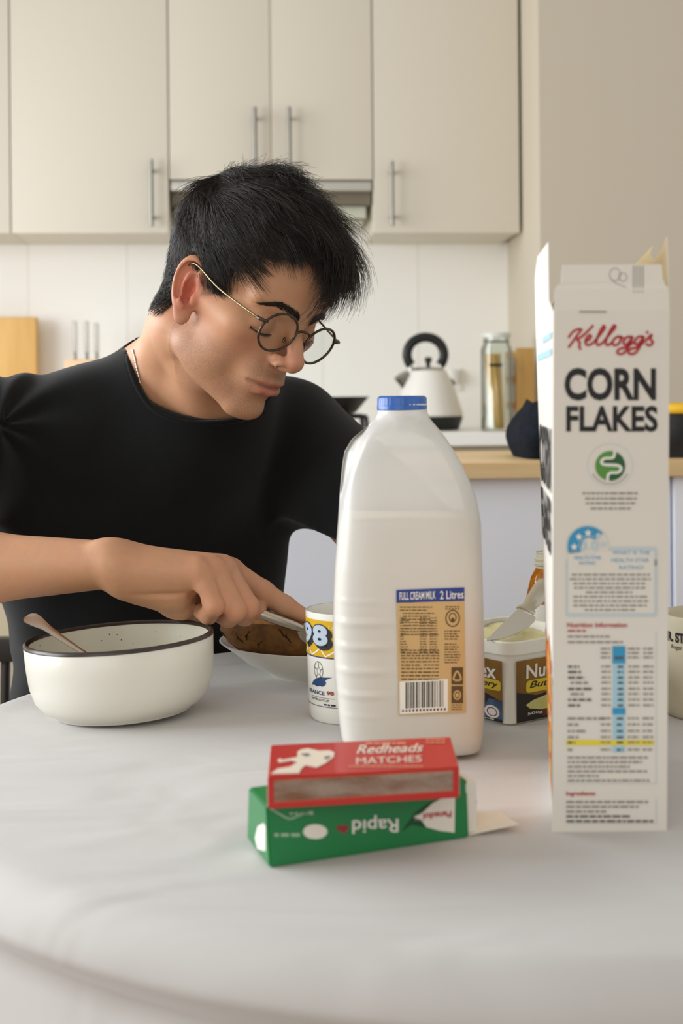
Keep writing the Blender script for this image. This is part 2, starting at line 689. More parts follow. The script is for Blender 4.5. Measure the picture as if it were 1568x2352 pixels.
box('end_panel', (x2 - cx + 0.002, D_P0 - cy + 0.02, 0.0), (xr - cx - 0.02, D_P1 - cy - 0.02, zb), M_PAN, pn, 0.003)
Z_PEN = zt


def bag(name, label, u0, u1, v0, vbase, D, depth, m, trim=None, flat_top=False):
    """soft slumped fabric lump standing on the oak top"""
    x0, x1 = PK(u0, vbase, D)[0], PK(u1, vbase, D)[0]
    h = PK(u0, v0, D)[1] - Z_PEN
    w = (x1 - x0) / 2
    t = empty(name, KW((x0 + x1) / 2, D + depth / 2 + 0.0, Z_PEN), KA)
    bm = bmesh.new()
    nu, nv = 28, 14
    rings = []
    for j in range(nv + 1):
        f = j / nv
        prof = (0.93 + 0.25 * math.sin(PI * min(f * 1.15, 1)) - 0.9 * max(0, f - 0.35) ** 1.5) if not flat_top else (0.96 + 0.06 * math.sin(PI * f) - 0.12 * f)
        ring = []
        for i in range(nu):
            a = 2 * PI * i / nu
            c, s = math.cos(a), math.sin(a)
            e = 2 / 3.2
            x = math.copysign(abs(c) ** e, c) * w * prof * (1 + 0.03 * math.sin(5 * a + 3 * f))
            y = math.copysign(abs(s) ** e, s) * depth / 2 * prof * (1 + 0.04 * math.sin(4 * a - 5 * f))
            ring.append(bm.verts.new((x, y, f * h * (1 + 0.05 * math.sin(3 * a) * f))))
        rings.append(ring)
    for a, b in zip(rings[:-1], rings[1:]):
        for i in range(nu):
            j = (i + 1) % nu
            bm.faces.new((a[i], a[j], b[j], b[i]))
    bm.faces.new(rings[0][::-1]); bm.faces.new(rings[-1])
    from_bm('fabric_body', bm, m, t, smooth=True, angle=60)
    if trim:
        pts = [(w * 0.92 * math.cos(2 * PI * i / 40), depth / 2 * 0.9 * math.sin(2 * PI * i / 40), h + 0.004) for i in range(40)]
        tube('zip_band', pts, 0.009, trim, t, 8, closed=True)
    return tag(t, label, 'bag' if trim else 'cloth')


M_NAVY = mat('navy_cloth', rgb(24, 29, 38), 0.9, spec=0.1, noise=(60, rgb(18, 22, 29)), bump=(90, 0.4, 0.004))
bag('folded_cloth', 'slumped dark navy cloth on the oak top behind the cereal carton', 1214, 1330, 922, 1030, 2.20, 0.2, M_NAVY)
bag('tool_bag', 'black bag with a yellow rim on the oak top at the right edge', 1500, 1720, 946, 1042, 2.2, 0.25, mat('black_nylon', rgb(24, 24, 26), 0.7, bump=(120, 0.3, 0.003)), mat('yellow_trim', rgb(226, 178, 34), 0.6), True)

# ------------------------------------------------------------------ things on the back counter
def on_counter(name, label, cat, u, D):
    x = PK(u, 950, D)[0]
    return tag(empty(name, KW(x, D, Z_CNT), KA), label, cat), x


# kettle
M_KET = mat('white_enamel', rgb(236, 233, 226), 0.25, coat=0.3)
M_KBLK = mat('black_plastic', rgb(26, 28, 28), 0.4)
kt, kx0 = on_counter('electric_kettle', 'white cone-shaped kettle with a black hoop handle behind the milk bottle', 'kettle', 984, 3.62)
ks = 3.62 / FPX
lathe('body', [(0.0, 32 * ks), (78 * ks, 32 * ks), (80 * ks, 36 * ks), (62 * ks, 95 * ks), (47 * ks, 128 * ks), (41 * ks, 138 * ks), (0, 140 * ks)], M_KET, kt, 48)
lathe('base', [(0, 0), (66 * ks, 0), (70 * ks, 3 * ks), (80 * ks, 31 * ks), (0, 31.5 * ks)], M_KBLK, kt, 48)
lathe('lid', [(0, 138 * ks), (38 * ks, 139 * ks), (34 * ks, 144 * ks), (0, 148 * ks)], M_STEEL, kt, 40)
lathe('lid_knob', [(0, 146 * ks), (5 * ks, 147 * ks), (5 * ks, 155 * ks), (9 * ks, 160 * ks), (8 * ks, 168 * ks), (0, 170 * ks)], M_KBLK, kt, 20)
hp = []
for k in range(25):
    a = math.radians(-38 + 256 * k / 24)
    hp.append((-6 * ks + 43 * ks * math.cos(a), 0, (175 + 40 * math.sin(a)) * ks))
tube('handle', hp, [7.5 * ks] * 25, M_KBLK, kt, 12, flat=1.5)
for sx in (-1, 1):
    tube('handle_mount', [(-6 * ks + sx * 35 * ks, 0, 150 * ks), (-4 * ks + sx * 36 * ks, 0, 132 * ks)], 5 * ks, M_STEEL, kt, 10)
bm = bmesh.new()
bm_tube(bm, [(-42 * ks, 0, 98 * ks), (-54 * ks, 0, 112 * ks), (-64 * ks, -0.004, 128 * ks)], [17 * ks, 15 * ks, 18 * ks], 16)
from_bm('spout', bm, M_STEELD, kt, smooth=True, angle=50)
tube('side_button', [(48 * ks, 0, 118 * ks), (56 * ks, 0, 112 * ks), (60 * ks, 0, 104 * ks)], 4 * ks, M_KBLK, kt, 8)

# frying pan on a wire trivet
M_IRON = mat('black_iron', rgb(34, 34, 35), 0.45, 0.2)
pr, px0 = on_counter('trivet', 'black bent wire stand under the frying pan', 'trivet', 745, 3.58)
ps = 3.58 / FPX
zt2 = PK(745, 957, 3.58)[1] - Z_CNT
for yy in (-0.07, 0.07):
    tube('wire_loop', smooth_path([(-95 * ps, yy, 0.005), (-92 * ps, yy, zt2 - 0.004), (-80 * ps, yy, zt2), (78 * ps, yy, zt2), (90 * ps, yy, zt2 - 0.004), (93 * ps, yy, 0.005)], 4), 0.0055, M_IRON, pr, 8)
for xx in (-0.06, 0.0, 0.06):
    tube('crossbar', [(xx, -0.07, zt2 - 0.001), (xx, 0.07, zt2 - 0.001)], 0.004, M_IRON, pr, 8)
pz = Z_CNT + zt2 + 0.0056
pan = tag(empty('frying_pan', KW(px0 - 0.01, 3.58, pz), KA), 'black frying pan on the wire stand beside the man\'s shoulder', 'pan')
zr = PK(745, 912, 3.58)[1] - pz
lathe('pan_body', [(0, 0), (70 * ps, 0), (82 * ps, 4 * ps), (112 * ps, zr - 0.001), (113 * ps, zr), (110.5 * ps, zr), (80 * ps, 7 * ps), (0, 4 * ps)], M_IRON, pan, 48)
tube('pan_handle', smooth_path([(-105 * ps, 0, zr * 0.8), (-150 * ps, -0.01, zr * 1.1), (-230 * ps, -0.02, zr * 1.2)], 4), 0.011, M_KBLK, pan, 10, flat=0.7)
ck = tag(kobj(box('cooktop', (PK(560, 980, 3.5)[0], 3.42, Z_CNT), (PK(862, 980, 3.5)[0], 3.8, Z_CNT + 0.0004), mat('cooktop_steel', rgb(196, 186, 164), 0.4, 0.5))), 'flat steel cooktop under the wire stand', 'cooktop')
pr.location.z = Z_CNT + 0.0006
pan.location.z += 0.0006

# pasta jar
jar, jx = on_counter('storage_jar', 'tall clip-top glass jar of spaghetti beside the kettle', 'jar', 1141, 3.44)
js = 3.44 / FPX
M_GLASS = bpy.data.materials.new('thin_glass')
M_GLASS.use_nodes = True
nt = M_GLASS.node_tree
nt.nodes.clear()
o_ = nt.nodes.new('ShaderNodeOutputMaterial'); mx = nt.nodes.new('ShaderNodeMixShader'); tr = nt.nodes.new('ShaderNodeBsdfTransparent'); gl = nt.nodes.new('ShaderNodeBsdfGlossy'); lw = nt.nodes.new('ShaderNodeLayerWeight')
tr.inputs[0].default_value = (0.93, 0.95, 0.93, 1)
gl.inputs['Roughness'].default_value = 0.08
lw.inputs['Blend'].default_value = 0.25
mm = nt.nodes.new('ShaderNodeMath'); mm.operation = 'MULTIPLY_ADD'; mm.inputs[1].default_value = 0.6; mm.inputs[2].default_value = 0.04
nt.links.new(lw.outputs['Fresnel'], mm.inputs[0]); nt.links.new(mm.outputs[0], mx.inputs['Fac'])
nt.links.new(tr.outputs[0], mx.inputs[1]); nt.links.new(gl.outputs[0], mx.inputs[2]); nt.links.new(mx.outputs[0], o_.inputs[0])
h = 228 * js
lathe('glass_body', [(0, 0), (34 * js, 0), (37 * js, 4 * js), (37 * js, 190 * js), (30 * js, 205 * js), (30 * js, 216 * js), (28 * js, 216 * js), (28 * js, 205 * js), (35 * js, 189 * js), (35 * js, 6 * js), (0, 5 * js)], M_GLASS, jar, 40)
lathe('lid', [(0, 216.5 * js), (34 * js, 216.5 * js), (35 * js, 222 * js), (33 * js, h), (0, h)], mat('lid_glass', rgb(214, 216, 206), 0.15), jar, 40)
lathe('wire_clasp', [(31.5 * js, 207 * js), (33 * js, 208.5 * js), (31.5 * js, 210 * js), (30.2 * js, 208.5 * js)], M_STEEL, jar, 36, closed=True)
bm = bmesh.new()
rp = random.Random(3)
for k in range(70):
    a, r0 = rp.uniform(0, 2 * PI), 30 * js * math.sqrt(rp.random())
    x0_, y0_ = -7 * js + 20 * js * math.cos(a) * math.sqrt(rp.random()), r0 * math.sin(a) * 0.8
    bm_tube(bm, [(x0_ * 0.5 + 10 * js, y0_ * 0.6, 6 * js), (x0_ * 1.0 - 3 * js, y0_, rp.uniform(172, 182) * js)], 1.3 * js, 5)
from_bm('spaghetti', bm, mat('spaghetti', rgb(232, 190, 92), 0.5), jar, smooth=True)
box('jar_tag', (-24 * js, -38.5 * js, 150 * js), (6 * js, -37.2 * js, 156 * js), M_BLACK, jar)

# bamboo spice rack with small white tubs
RD = 3.50
rk, rx = on_counter('spice_rack', 'bamboo spice rack with white tubs between the pasta jar and the cereal carton', 'rack', 1184, RD)
rs = RD / FPX
rh_ = PK(1184, 800, RD)[1] - Z_CNT
box('end_panel', (-4 * rs, -0.035, 0), (38 * rs, -0.02, rh_), M_BAM, rk, 0.002)
box('back_board', (-20 * rs, 0.018, 0), (10 * rs, 0.026, rh_ * 0.96), M_BAM, rk, 0.001)
for z in (0.0, 60 * rs, 120 * rs):
    box('shelf', (-24 * rs, -0.0195, z), (10 * rs, 0.0175, z + 5 * rs), M_BAM, rk, 0.001)
M_TUB = mat('white_tub', rgb(232, 232, 228), 0.4)
for k, z in enumerate((5.4 * rs, 65.4 * rs, 125.4 * rs)):
    t = tag(empty('spice_tub', KW(rx - 6 * rs, RD - 0.001, Z_CNT + z), KA), ['small white tub on the lowest shelf of the bamboo rack', 'small white tub on the middle shelf of the bamboo rack', 'small white tub on the top shelf of the bamboo rack'][k], 'tub', 'white tubs in the bamboo rack')
    lathe('tub_body', [(0, 0), (13 * rs, 0), (14 * rs, 2 * rs), (14 * rs, 38 * rs), (0, 38 * rs)], M_TUB, t, 24)
    lathe('tub_lid', [(0, 38.2 * rs), (14.5 * rs, 38.2 * rs), (14.5 * rs, 45 * rs), (0, 46 * rs)], mat('tub_lid', rgb(214, 212, 204), 0.4), t, 24)

# wall socket
x_, z_ = PK(1046, 872, D_WALL)
sk = tag(empty('wall_socket', KW(x_, D_WALL, z_), KA), 'small white wall socket on the tiles right of the kettle', 'socket')
box('plate', (-0.016, -0.008, -0.032), (0.016, 0, 0.032), M_TUB, sk, 0.003)
box('plug', (-0.007, -0.03, -0.012), (0.007, -0.0085, 0.026), mat('plug_grey', rgb(205, 200, 190), 0.5), sk, 0.003)

# chopping board and knives at the left
cb, cx_ = on_counter('chopping_board', 'thick bamboo chopping board standing against the tiles at the left edge', 'chopping board', 20, 3.93)
bs = 3.93 / FPX
box('board', (-120 * bs, -0.018, 0), (66 * bs, 0.02, PK(20, 729, 3.93)[1] - Z_CNT), M_BAM, cb, 0.006, 3)
lathe('hang_hole', [(0, 0), (9 * bs, 0), (9 * bs, 0.002), (0, 0.002)], mat('hole_shadow', rgb(150, 110, 56), 0.8), cb, 20, c=(-90 * bs, -0.0205, 0.2)).rotation_euler = (0, 0, 0)
kb, kbx = on_counter('knife_block', 'pale wooden knife block on the counter behind the man\'s shoulder', 'knife block', 196, 3.80)
ss = 3.80 / FPX
box('block', (-42 * ss, -0.05, 0), (42 * ss, 0.05, PK(196, 826, 3.8)[1] - Z_CNT), mat('pale_wood', rgb(236, 206, 170), 0.5, noise=(30, rgb(226, 190, 150))), kb, 0.004)
ztop = PK(196, 826, 3.8)[1]
for (u, vt, lab) in ((172, 738, 'steel knife in the wooden block, leftmost and darkest of three'), (199, 738, 'steel knife in the wooden block, middle of three'), (222, 742, 'steel knife in the wooden block, nearest the man')):
    x_ = PK(u, 780, 3.8)[0]
    kn = tag(empty('kitchen_knife', KW(x_, 3.80, ztop), KA), lab, 'knife', 'steel knives in the block')
    hh = PK(u, vt, 3.8)[1] - ztop
    bm = bmesh.new()
    bm_box(bm, (-4.6 * ss, -0.011, 0.016), (4.6 * ss, 0.011, hh), 0.0035, 3)
    from_bm('knife_handle', bm, M_STEEL, kn, smooth=True, angle=40)
    box('bolster', (-4 * ss, -0.012, 0.0004), (4 * ss, 0.012, 0.0158), M_STEELD, kn, 0.002)

# chair the man sits on
M_DARKW = mat('dark_wood', rgb(44, 36, 30), 0.45, noise=(20, rgb(34, 28, 24)))
ch = tag(empty('dining_chair', (-0.36, 1.80, 0)), 'dark wooden chair the man sits on, rail showing at the left edge', 'chair')
box('seat', (-0.21, -0.24, 0.43), (0.21, 0.19, 0.46), M_DARKW, ch, 0.01)
for sx in (-1, 1):
    tube('leg', [(sx * 0.19, -0.22, 0), (sx * 0.18, -0.20, 0.429)], 0.017, M_DARKW, ch, 12)
    tube('leg', [(sx * 0.20, 0.225, 0), (sx * 0.20, 0.205, 0.46), (sx * 0.20, 0.225, 0.655)], 0.016, M_DARKW, ch, 12)
zr0, zr1 = P(10, 1519, 2.02).z, P(10, 1463, 2.02).z
box('back_rail', (-0.225, 0.208, zr0), (0.225, 0.234, zr1), M_DARKW, ch, 0.006)
for q in range(4):
    x = -0.12 + 0.08 * q
    tube('spindle', [(x, 0.20, 0.445), (x, 0.221, zr0 + 0.004)], 0.007, M_DARKW, ch, 8)
# ------------------------------------------------------------------ table and cloth
TZ = 0.75
TC = Vector((0.137, 1.176, 0))
TR = 0.474
tb = tag(empty('dining_table', (TC.x, TC.y, 0)), 'round dining table under the white cloth', 'table')
lathe('tabletop', [(0, 0.72), (TR - 0.014, 0.72), (TR - 0.008, 0.725), (TR - 0.008, 0.7425), (TR - 0.012, 0.747), (0, 0.747)], M_DARKW, tb, 64)
for k in range(4):
    a = PI / 4 + k * PI / 2
    tube('leg', [(0.30 * math.cos(a), 0.30 * math.sin(a), 0), (0.26 * math.cos(a), 0.26 * math.sin(a), 0.7195)], 0.02, M_DARKW, tb, 12)


def cloth_mat():
    m = bpy.data.materials.new('white_cotton')
    m.use_nodes = True
    nt = m.node_tree
    b = nt.nodes['Principled BSDF']
    b.inputs['Base Color'].default_value = rgb(198, 196, 194)
    b.inputs['Roughness'].default_value = 0.85
    b.inputs['Specular IOR Level'].default_value = 0.15
    b.inputs['Sheen Weight'].default_value = 0.15
    tc = nt.nodes.new('ShaderNodeTexCoord')
    mp = nt.nodes.new('ShaderNodeMapping')
    mp.inputs['Scale'].default_value = (1.0, 2.2, 1.0)
    mp.inputs['Rotation'].default_value = (0, 0, 0.6)
    n1 = nt.nodes.new('ShaderNodeTexNoise'); n1.inputs['Scale'].default_value = 5; n1.inputs['Detail'].default_value = 2; n1.inputs['Distortion'].default_value = 0.8
    n2 = nt.nodes.new('ShaderNodeTexNoise'); n2.inputs['Scale'].default_value = 900; n2.inputs['Detail'].default_value = 2
    b1 = nt.nodes.new('ShaderNodeBump'); b1.inputs['Strength'].default_value = 0.55; b1.inputs['Distance'].default_value = 0.012
    b2 = nt.nodes.new('ShaderNodeBump'); b2.inputs['Strength'].default_value = 0.25; b2.inputs['Distance'].default_value = 0.0006
    nt.links.new(tc.outputs['Object'], mp.inputs['Vector'])
    nt.links.new(mp.outputs['Vector'], n1.inputs['Vector'])
    nt.links.new(tc.outputs['Object'], n2.inputs['Vector'])
    nt.links.new(n1.outputs['Fac'], b1.inputs['Height'])
    nt.links.new(n2.outputs['Fac'], b2.inputs['Height'])
    nt.links.new(b1.outputs['Normal'], b2.inputs['Normal'])
    nt.links.new(b2.outputs['Normal'], b.inputs['Normal'])
    return m


M_CLOTH = cloth_mat()
NT = 288
verts, faces = [(TC.x, TC.y, TZ)], []
radii = [0.02 + (TR - 0.03) * k / 40 for k in range(41)]


def fold(th):
    return 0.5 + 0.5 * math.sin(9 * th + 0.6 + 0.9 * math.sin(3 * th)) * (0.75 + 0.25 * math.sin(4 * th + 1))


rows = []
for r in radii:
    row = []
    for i in range(NT):
        th = 2 * PI * i / NT
        x, y = r * math.cos(th), r * math.sin(th)
        row.append((TC.x + x, TC.y + y, TZ))
    rows.append(row)
R0 = radii[-1]
for k in range(1, 9):                       # rounded edge
    a = k / 8 * PI / 2
    row = []
    for i in range(NT):
        th = 2 * PI * i / NT
        rr = R0 + 0.03 * math.sin(a)
        row.append((TC.x + rr * math.cos(th), TC.y + rr * math.sin(th), TZ - 0.03 * (1 - math.cos(a))))
    rows.append(row)
for k in range(1, 25):                      # hanging folds
    f = k / 24
    row = []
    for i in range(NT):
        th = 2 * PI * i / NT
        amp = 0.085 * f ** 0.8
        lap = max(0.0, math.cos(th - math.radians(122))) ** 0.7      # short over the man's lap
        rr = TR - 0.001 + (0.012 * f + amp * fold(th)) * (1 - 0.85 * lap)
        row.append((TC.x + rr * math.cos(th), TC.y + rr * math.sin(th), TZ - 0.03 - (0.36 - 0.33 * lap) * f))
    rows.append(row)
for row in rows:
    verts += row
for i in range(NT):
    faces.append((0, 1 + i, 1 + (i + 1) % NT))
for q in range(len(rows) - 1):
    b0, b1 = 1 + q * NT, 1 + (q + 1) * NT
    for i in range(NT):
        j = (i + 1) % NT
        faces.append((b0 + i, b1 + i, b1 + j, b0 + j))
tc_ = from_py('tablecloth', verts, faces, M_CLOTH, smooth=True)
tag(tc_, 'white cotton cloth draped over the round table', 'tablecloth')

# ------------------------------------------------------------------ bowl with spoon
M_GLAZE = mat('speckled_glaze', rgb(224, 221, 210), 0.38, coat=0.25, bump=(30, 0.08, 0.002))
M_RIM = mat('dark_brown_rim', rgb(58, 48, 42), 0.3)
M_INGL = mat('inner_glaze', rgb(208, 206, 190), 0.28, coat=0.3)
bc = PZ(276, 1466, TZ + 0.066)
bowl = tag(empty('bowl', (bc.x, bc.y, TZ)), 'off-white stoneware bowl with a dark rim and a spoon in it', 'bowl')
BR = 0.0835
lathe('bowl_body', [(0, 0.003), (0.052, 0.003), (0.053, 0), (0.060, 0), (0.062, 0.0025), (0.069, 0.006), (0.0765, 0.0145), (0.0805, 0.027), (0.0825, 0.044), (BR, 0.0640),
                    (BR - 0.0005, 0.0645)], M_GLAZE, bowl, 80, angle=50)
lathe('bowl_inside', [(0, 0.0085), (0.056, 0.009), (0.067, 0.0135), (0.0743, 0.023), (0.0778, 0.036), (BR - 0.0038, 0.0645)], M_INGL, bowl, 80, angle=60)
lathe('dark_rim', [(BR + 0.0003, 0.0632), (BR + 0.0001, 0.0655), (BR - 0.0015, 0.0668), (BR - 0.003, 0.0665), (BR - 0.0045, 0.0635), (BR - 0.002, 0.0630)], M_RIM, bowl, 80, closed=True, angle=60)
rs_ = random.Random(5)
bm = bmesh.new()
for k in range(60):
    a, z = rs_.uniform(0, 2 * PI), rs_.uniform(0.02, 0.058)
    r = np.interp(z, [0.014, 0.023, 0.036, 0.0645], [0.067, 0.0743, 0.0778, BR - 0.0038]) - 0.0002
    c = Vector((r * math.cos(a), r * math.sin(a), z))
    n = Vector((-math.cos(a), -math.sin(a), 0.1)).normalized()
    t1 = n.orthogonal().normalized(); t2 = n.cross(t1)
    s = rs_.uniform(0.00025, 0.0007)
    bm.faces.new([bm.verts.new(c + (t1 * math.cos(q * PI / 3) + t2 * math.sin(q * PI / 3)) * s) for q in range(6)])
sp_ = from_bm('speckle', bm, M_RIM, bowl)
sp_['kind'] = 'stuff'

bowl.rotation_euler = (0, math.radians(-3.0), 0)
bowl.location.z = TZ + 0.060 * math.sin(math.radians(3.0)) - 0.0002
bowl.location.x += 0.003
bowl.location.y -= 0.004
M_SPOON = mat('worn_silver', rgb(196, 186, 172), 0.22, 1.0)


def blade_strip(bm, path, widths, thick, up, crown=0.0):
    """flat cutlery body: path points, half widths, thickness; up ~ face normal"""
    n = len(path)
    rings = []
    for i, p in enumerate(path):
        t = (path[min(i + 1, n - 1)] - path[max(i - 1, 0)]).normalized()
        u = Vector(up); u = (u - t * u.dot(t)).normalized()
        b = t.cross(u)
        w = widths[i]
        th = thick[i] if isinstance(thick, (list, tuple)) else thick
        cr = crown[i] if isinstance(crown, (list, tuple)) else crown
        ring = []
        for f in (-1, -0.75, -0.4, 0, 0.4, 0.75, 1):
            ring.append(bm.verts.new(p + b * (w * f) + u * (th * (1 - f * f * 0.75) * 0.5 + cr * f * f)))
        for f in (1, 0.75, 0.4, 0, -0.4, -0.75, -1):
            ring.append(bm.verts.new(p + b * (w * f) - u * (th * (1 - f * f * 0.75) * 0.5 - cr * f * f)))
        rings.append(ring)
    k = len(rings[0])
    for a, b in zip(rings[:-1], rings[1:]):
        for i in range(k):
            j = (i + 1) % k
            bm.faces.new((a[i], a[j], b[j], b[i]))
    bm.faces.new(rings[0][::-1]); bm.faces.new(rings[-1])


# spoon leaning on the rim: handle end out to the upper left, bowl of the spoon at the bottom
pe = P(61, 1417, 1.262)
pr_ = Vector((bc.x - BR * math.cos(math.radians(6)) + 0.001, bc.y + BR * math.sin(math.radians(6)), TZ + 0.071))
pb = Vector((bc.x + 0.045, bc.y - 0.012, TZ + 0.016))
pm = P(183, 1494, bc.y - 0.028)
L = smooth_path([pe, pe.lerp(pm, 0.35) + Vector((0, 0, 0.001)), pm, pm.lerp(pb, 0.6) + Vector((0, 0, -0.004)), pb], 10)
nL = len(L)
wid, th, cr = [], [], []
for i in range(nL):
    f = i / (nL - 1)
    w = np.interp(f, [0, 0.02, 0.08, 0.15, 0.27, 0.5, 0.66, 0.72, 0.84, 0.95, 1.0], [0.002, 0.0055, 0.0086, 0.0078, 0.0045, 0.0028, 0.003, 0.007, 0.0145, 0.010, 0.002])
    wid.append(float(w)); th.append(0.0022)
    cr.append(float(np.interp(f, [0, 0.3, 0.66, 0.84, 1], [0.0014, 0.0004, 0.0, 0.005, 0.001])))
bm = bmesh.new()
blade_strip(bm, L, wid, th, (0.25, -0.5, 1), cr)
spn = from_bm('teaspoon', bm, M_SPOON, smooth=True, angle=60)
tag(spn, 'silver spoon leaning on the rim of the off-white bowl, handle up to the left', 'spoon')

# ------------------------------------------------------------------ plate with loaf
M_PORC = mat('white_porcelain', rgb(226, 224, 214), 0.25, coat=0.3)
PLZ = 0.035
plc = PZ(742, 1466, TZ + PLZ)
plate = tag(lathe('plate', [(0, 0.004), (0.046, 0.004), (0.047, 0), (0.053, 0), (0.056, 0.003), (0.078, 0.014), (0.094, 0.027), (0.104, PLZ - 0.001), (0.105, PLZ), (0.1035, PLZ + 0.0005),
                            (0.092, 0.031), (0.075, 0.018), (0.05, 0.0085), (0, 0.008)], M_PORC, None, 80, c=(0, 0, 0)),
            'shallow white bowl-plate under the brown loaf behind the mug', 'plate')
plate.location = (plc.x, plc.y, TZ)

M_CRUST = mat('brown_crust', rgb(128, 88, 40), 0.8, noise=(70, rgb(92, 60, 24), 6), bump=(160, 0.9, 0.002))
M_CRUMB = mat('toasted_top', rgb(186, 136, 78), 0.85, noise=(45, rgb(160, 104, 52), 6), bump=(70, 1.0, 0.006))
lf = tag(empty('bread_loaf', (plc.x + 0.004, plc.y - 0.046, TZ + 0.0215)), 'cracked brown round loaf on the white plate under the knife', 'bread')
rl = random.Random(11)


def lump(name, prof, m, par, seed, amp, n=72):
    r = random.Random(seed)
    ph = [(r.randint(2, 9), r.uniform(0, 6.28), r.uniform(0.3, 1)) for _ in range(6)]
    bm = bmesh.new()
    rings = bm_lathe(bm, prof, n)
    for v in bm.verts:
        a = math.atan2(v.co.y, v.co.x)
        d = sum(w * math.sin(k * a + p + 40 * v.co.z) for k, p, w in ph) / 3
        rr = math.hypot(v.co.x, v.co.y)
        if rr > 0.02:
            s = 1 + amp * d
            v.co.x *= s; v.co.y *= s * 0.42
            v.co.z += amp * 0.02 * d
    return from_bm(name, bm, m, par, smooth=True, angle=70)


lump('crust', [(0, 0.0), (0.055, 0.0), (0.080, 0.006), (0.097, 0.019), (0.1045, 0.031), (0.103, 0.038), (0.095, 0.0405)], M_CRUST, lf, 2, 0.014)
lump('cut_top', [(0.097, 0.0395), (0.085, 0.044), (0.06, 0.0475), (0.03, 0.0455), (0, 0.047)], M_CRUMB, lf, 2, 0.014)
bm = bmesh.new()
for k in range(9):                             # cracks in the crust
    a = math.radians(rl.uniform(185, 330))
    z = rl.uniform(0.016, 0.030)
    pts = []
    for q in range(6):
        aa = a + 0.02 * q * rl.uniform(0.3, 1.2) * (1 if k % 2 else -1)
        zz = z + 0.0022 * q * rl.uniform(0.4, 1.3)
        zz = min(zz, 0.037)
        r = float(np.interp(zz, [0, 0.006, 0.019, 0.031, 0.038], [0.055, 0.080, 0.097, 0.1045, 0.103])) * 1.004
        pts.append((r * math.cos(aa), r * math.sin(aa) * 0.42, zz))
    bm = bmesh.new()
    bm_tube(bm, pts, [0.0003, 0.0008, 0.0009, 0.0008, 0.0006, 0.0002], 5)
    from_bm('crack', bm, mat('crack_dark', rgb(62, 38, 14), 0.9), lf, smooth=True)

# ------------------------------------------------------------------ mugs
M_MUG = mat('white_mug', rgb(228, 226, 218), 0.18, coat=0.4)
M_MUGC = mat('cream_mug', rgb(214, 206, 182), 0.2, coat=0.4)


def mug(name, label, c, R, H, m, mi, handle_a, taper=0.95):
    t = tag(empty(name, (c[0], c[1], TZ)), label, 'mug')
    lathe('mug_body', [(0, 0.003), (R * taper * 0.86, 0.003), (R * taper * 0.88, 0), (R * taper * 0.93, 0.0005), (R * taper * 0.985, 0.004), (R * taper, 0.011), (R, H - 0.012), (R * 1.005, H - 0.002), (R, H), (R - 0.0025, H),
                       (R - 0.004, H - 0.004), (R * taper - 0.004, 0.014), (R * 0.6, 0.008), (0, 0.0075)], m, t, 72)
    c_, s_ = math.cos(handle_a), math.sin(handle_a)
    pts = [((R - 0.002) * c_, (R - 0.002) * s_, H * 0.80), ((R + 0.018) * c_, (R + 0.018) * s_, H * 0.82), ((R + 0.030) * c_, (R + 0.030) * s_, H * 0.62), ((R + 0.027) * c_, (R + 0.027) * s_, H * 0.38), ((R + 0.010) * c_, (R + 0.010) * s_, H * 0.2), ((R * 0.97 - 0.002) * c_, (R * 0.97 - 0.002) * s_, H * 0.17)]
    tube('handle', smooth_path(pts, 5), 0.0055, m, t, 10, flat=1.0)
    return t


MR, MH = 0.0405, 0.0945
mg = PZ(808, 1397, TZ + MH)
mugA = mug('mug', 'white mug printed 98 on a yellow band, half behind the milk bottle', mg, MR, MH, M_MUG, None, math.radians(15))


def wrap(cx, cy, R, H, taper, th0):
    """printing wrapped round a mug: u is pixels-like arc length in metres from angle th0, v height."""
    def fn(u, v, layer):
        r = R * (taper + (1 - taper) * min(max((v - 0.011) / (H - 0.023), 0), 1)) + 0.00012 * layer + 0.00005
        a = th0 + u / R
        return Vector((r * math.cos(a), r * math.sin(a), v))
    return fn


def mug_uv(px, py, c, R, d_front=None):
    """arc position and height on a mug side for a photo pixel"""
    X, Z = ray(px, py)
    # intersect ray (X t, t) with the circle
    A = X * X + 1; B = -2 * (X * c[0] + c[1]); C = c[0] ** 2 + c[1] ** 2 - R * R
    disc = max(B * B - 4 * A * C, 0.0)
    t = (-B - math.sqrt(disc)) / (2 * A)
    a = math.atan2(t - c[1], X * t - c[0])
    return a, CAM_Z + Z * t - TZ


TH0 = -PI / 2 - 0.9
Yl = mat('mug_yellow', rgb(206, 164, 22), 0.3)
Nv = mat('mug_navy', rgb(40, 66, 112), 0.3)
Gb = mat('mug_grey_blue', rgb(176, 190, 206), 0.3)
Pu = mat('mug_purple', rgb(70, 60, 110), 0.3)
Rd = mat('mug_red', rgb(150, 36, 36), 0.3)
pA = Print(wrap(0, 0, MR, MH, 0.95, TH0), 0.0035)


def ua(px, py):
    a, z = mug_uv(px, py, (mg.x, mg.y), MR)
    return (a - TH0) * MR, z


umin, umax = -0.045, 0.075
# band: top y 1424 .. bottom 1510 at x~735
zt_, zb_ = ua(745, 1426)[1], ua(745, 1510)[1]
pA.rect(umin, zb_, umax, zt_, Yl, 1)
pA.rect(umin, zb_ - 0.0012, umax, zb_, Pu, 1)
u0, zz0 = ua(715, 1500)
for k in range(-3, 5):                           # net pattern lines on the band
    b = u0 + k * 0.0175
    pA.stroke([(b, zb_ + 0.0003), (b + 0.008, zb_ + 0.0045), (b + 0.0165, zb_ + 0.011)], 0.0011, M_WHITE, 2)
    pA.stroke([(b + 0.0005, zb_ + 0.0003), (b - 0.004, zb_ + 0.006), (b - 0.006, zb_ + 0.013)], 0.0011, M_WHITE, 2)
u9l, _ = ua(706.5, 1450); u8l, z8t = ua(718, 1431); u8r, z8b = ua(754, 1487)
w8 = (u8r - u8l)


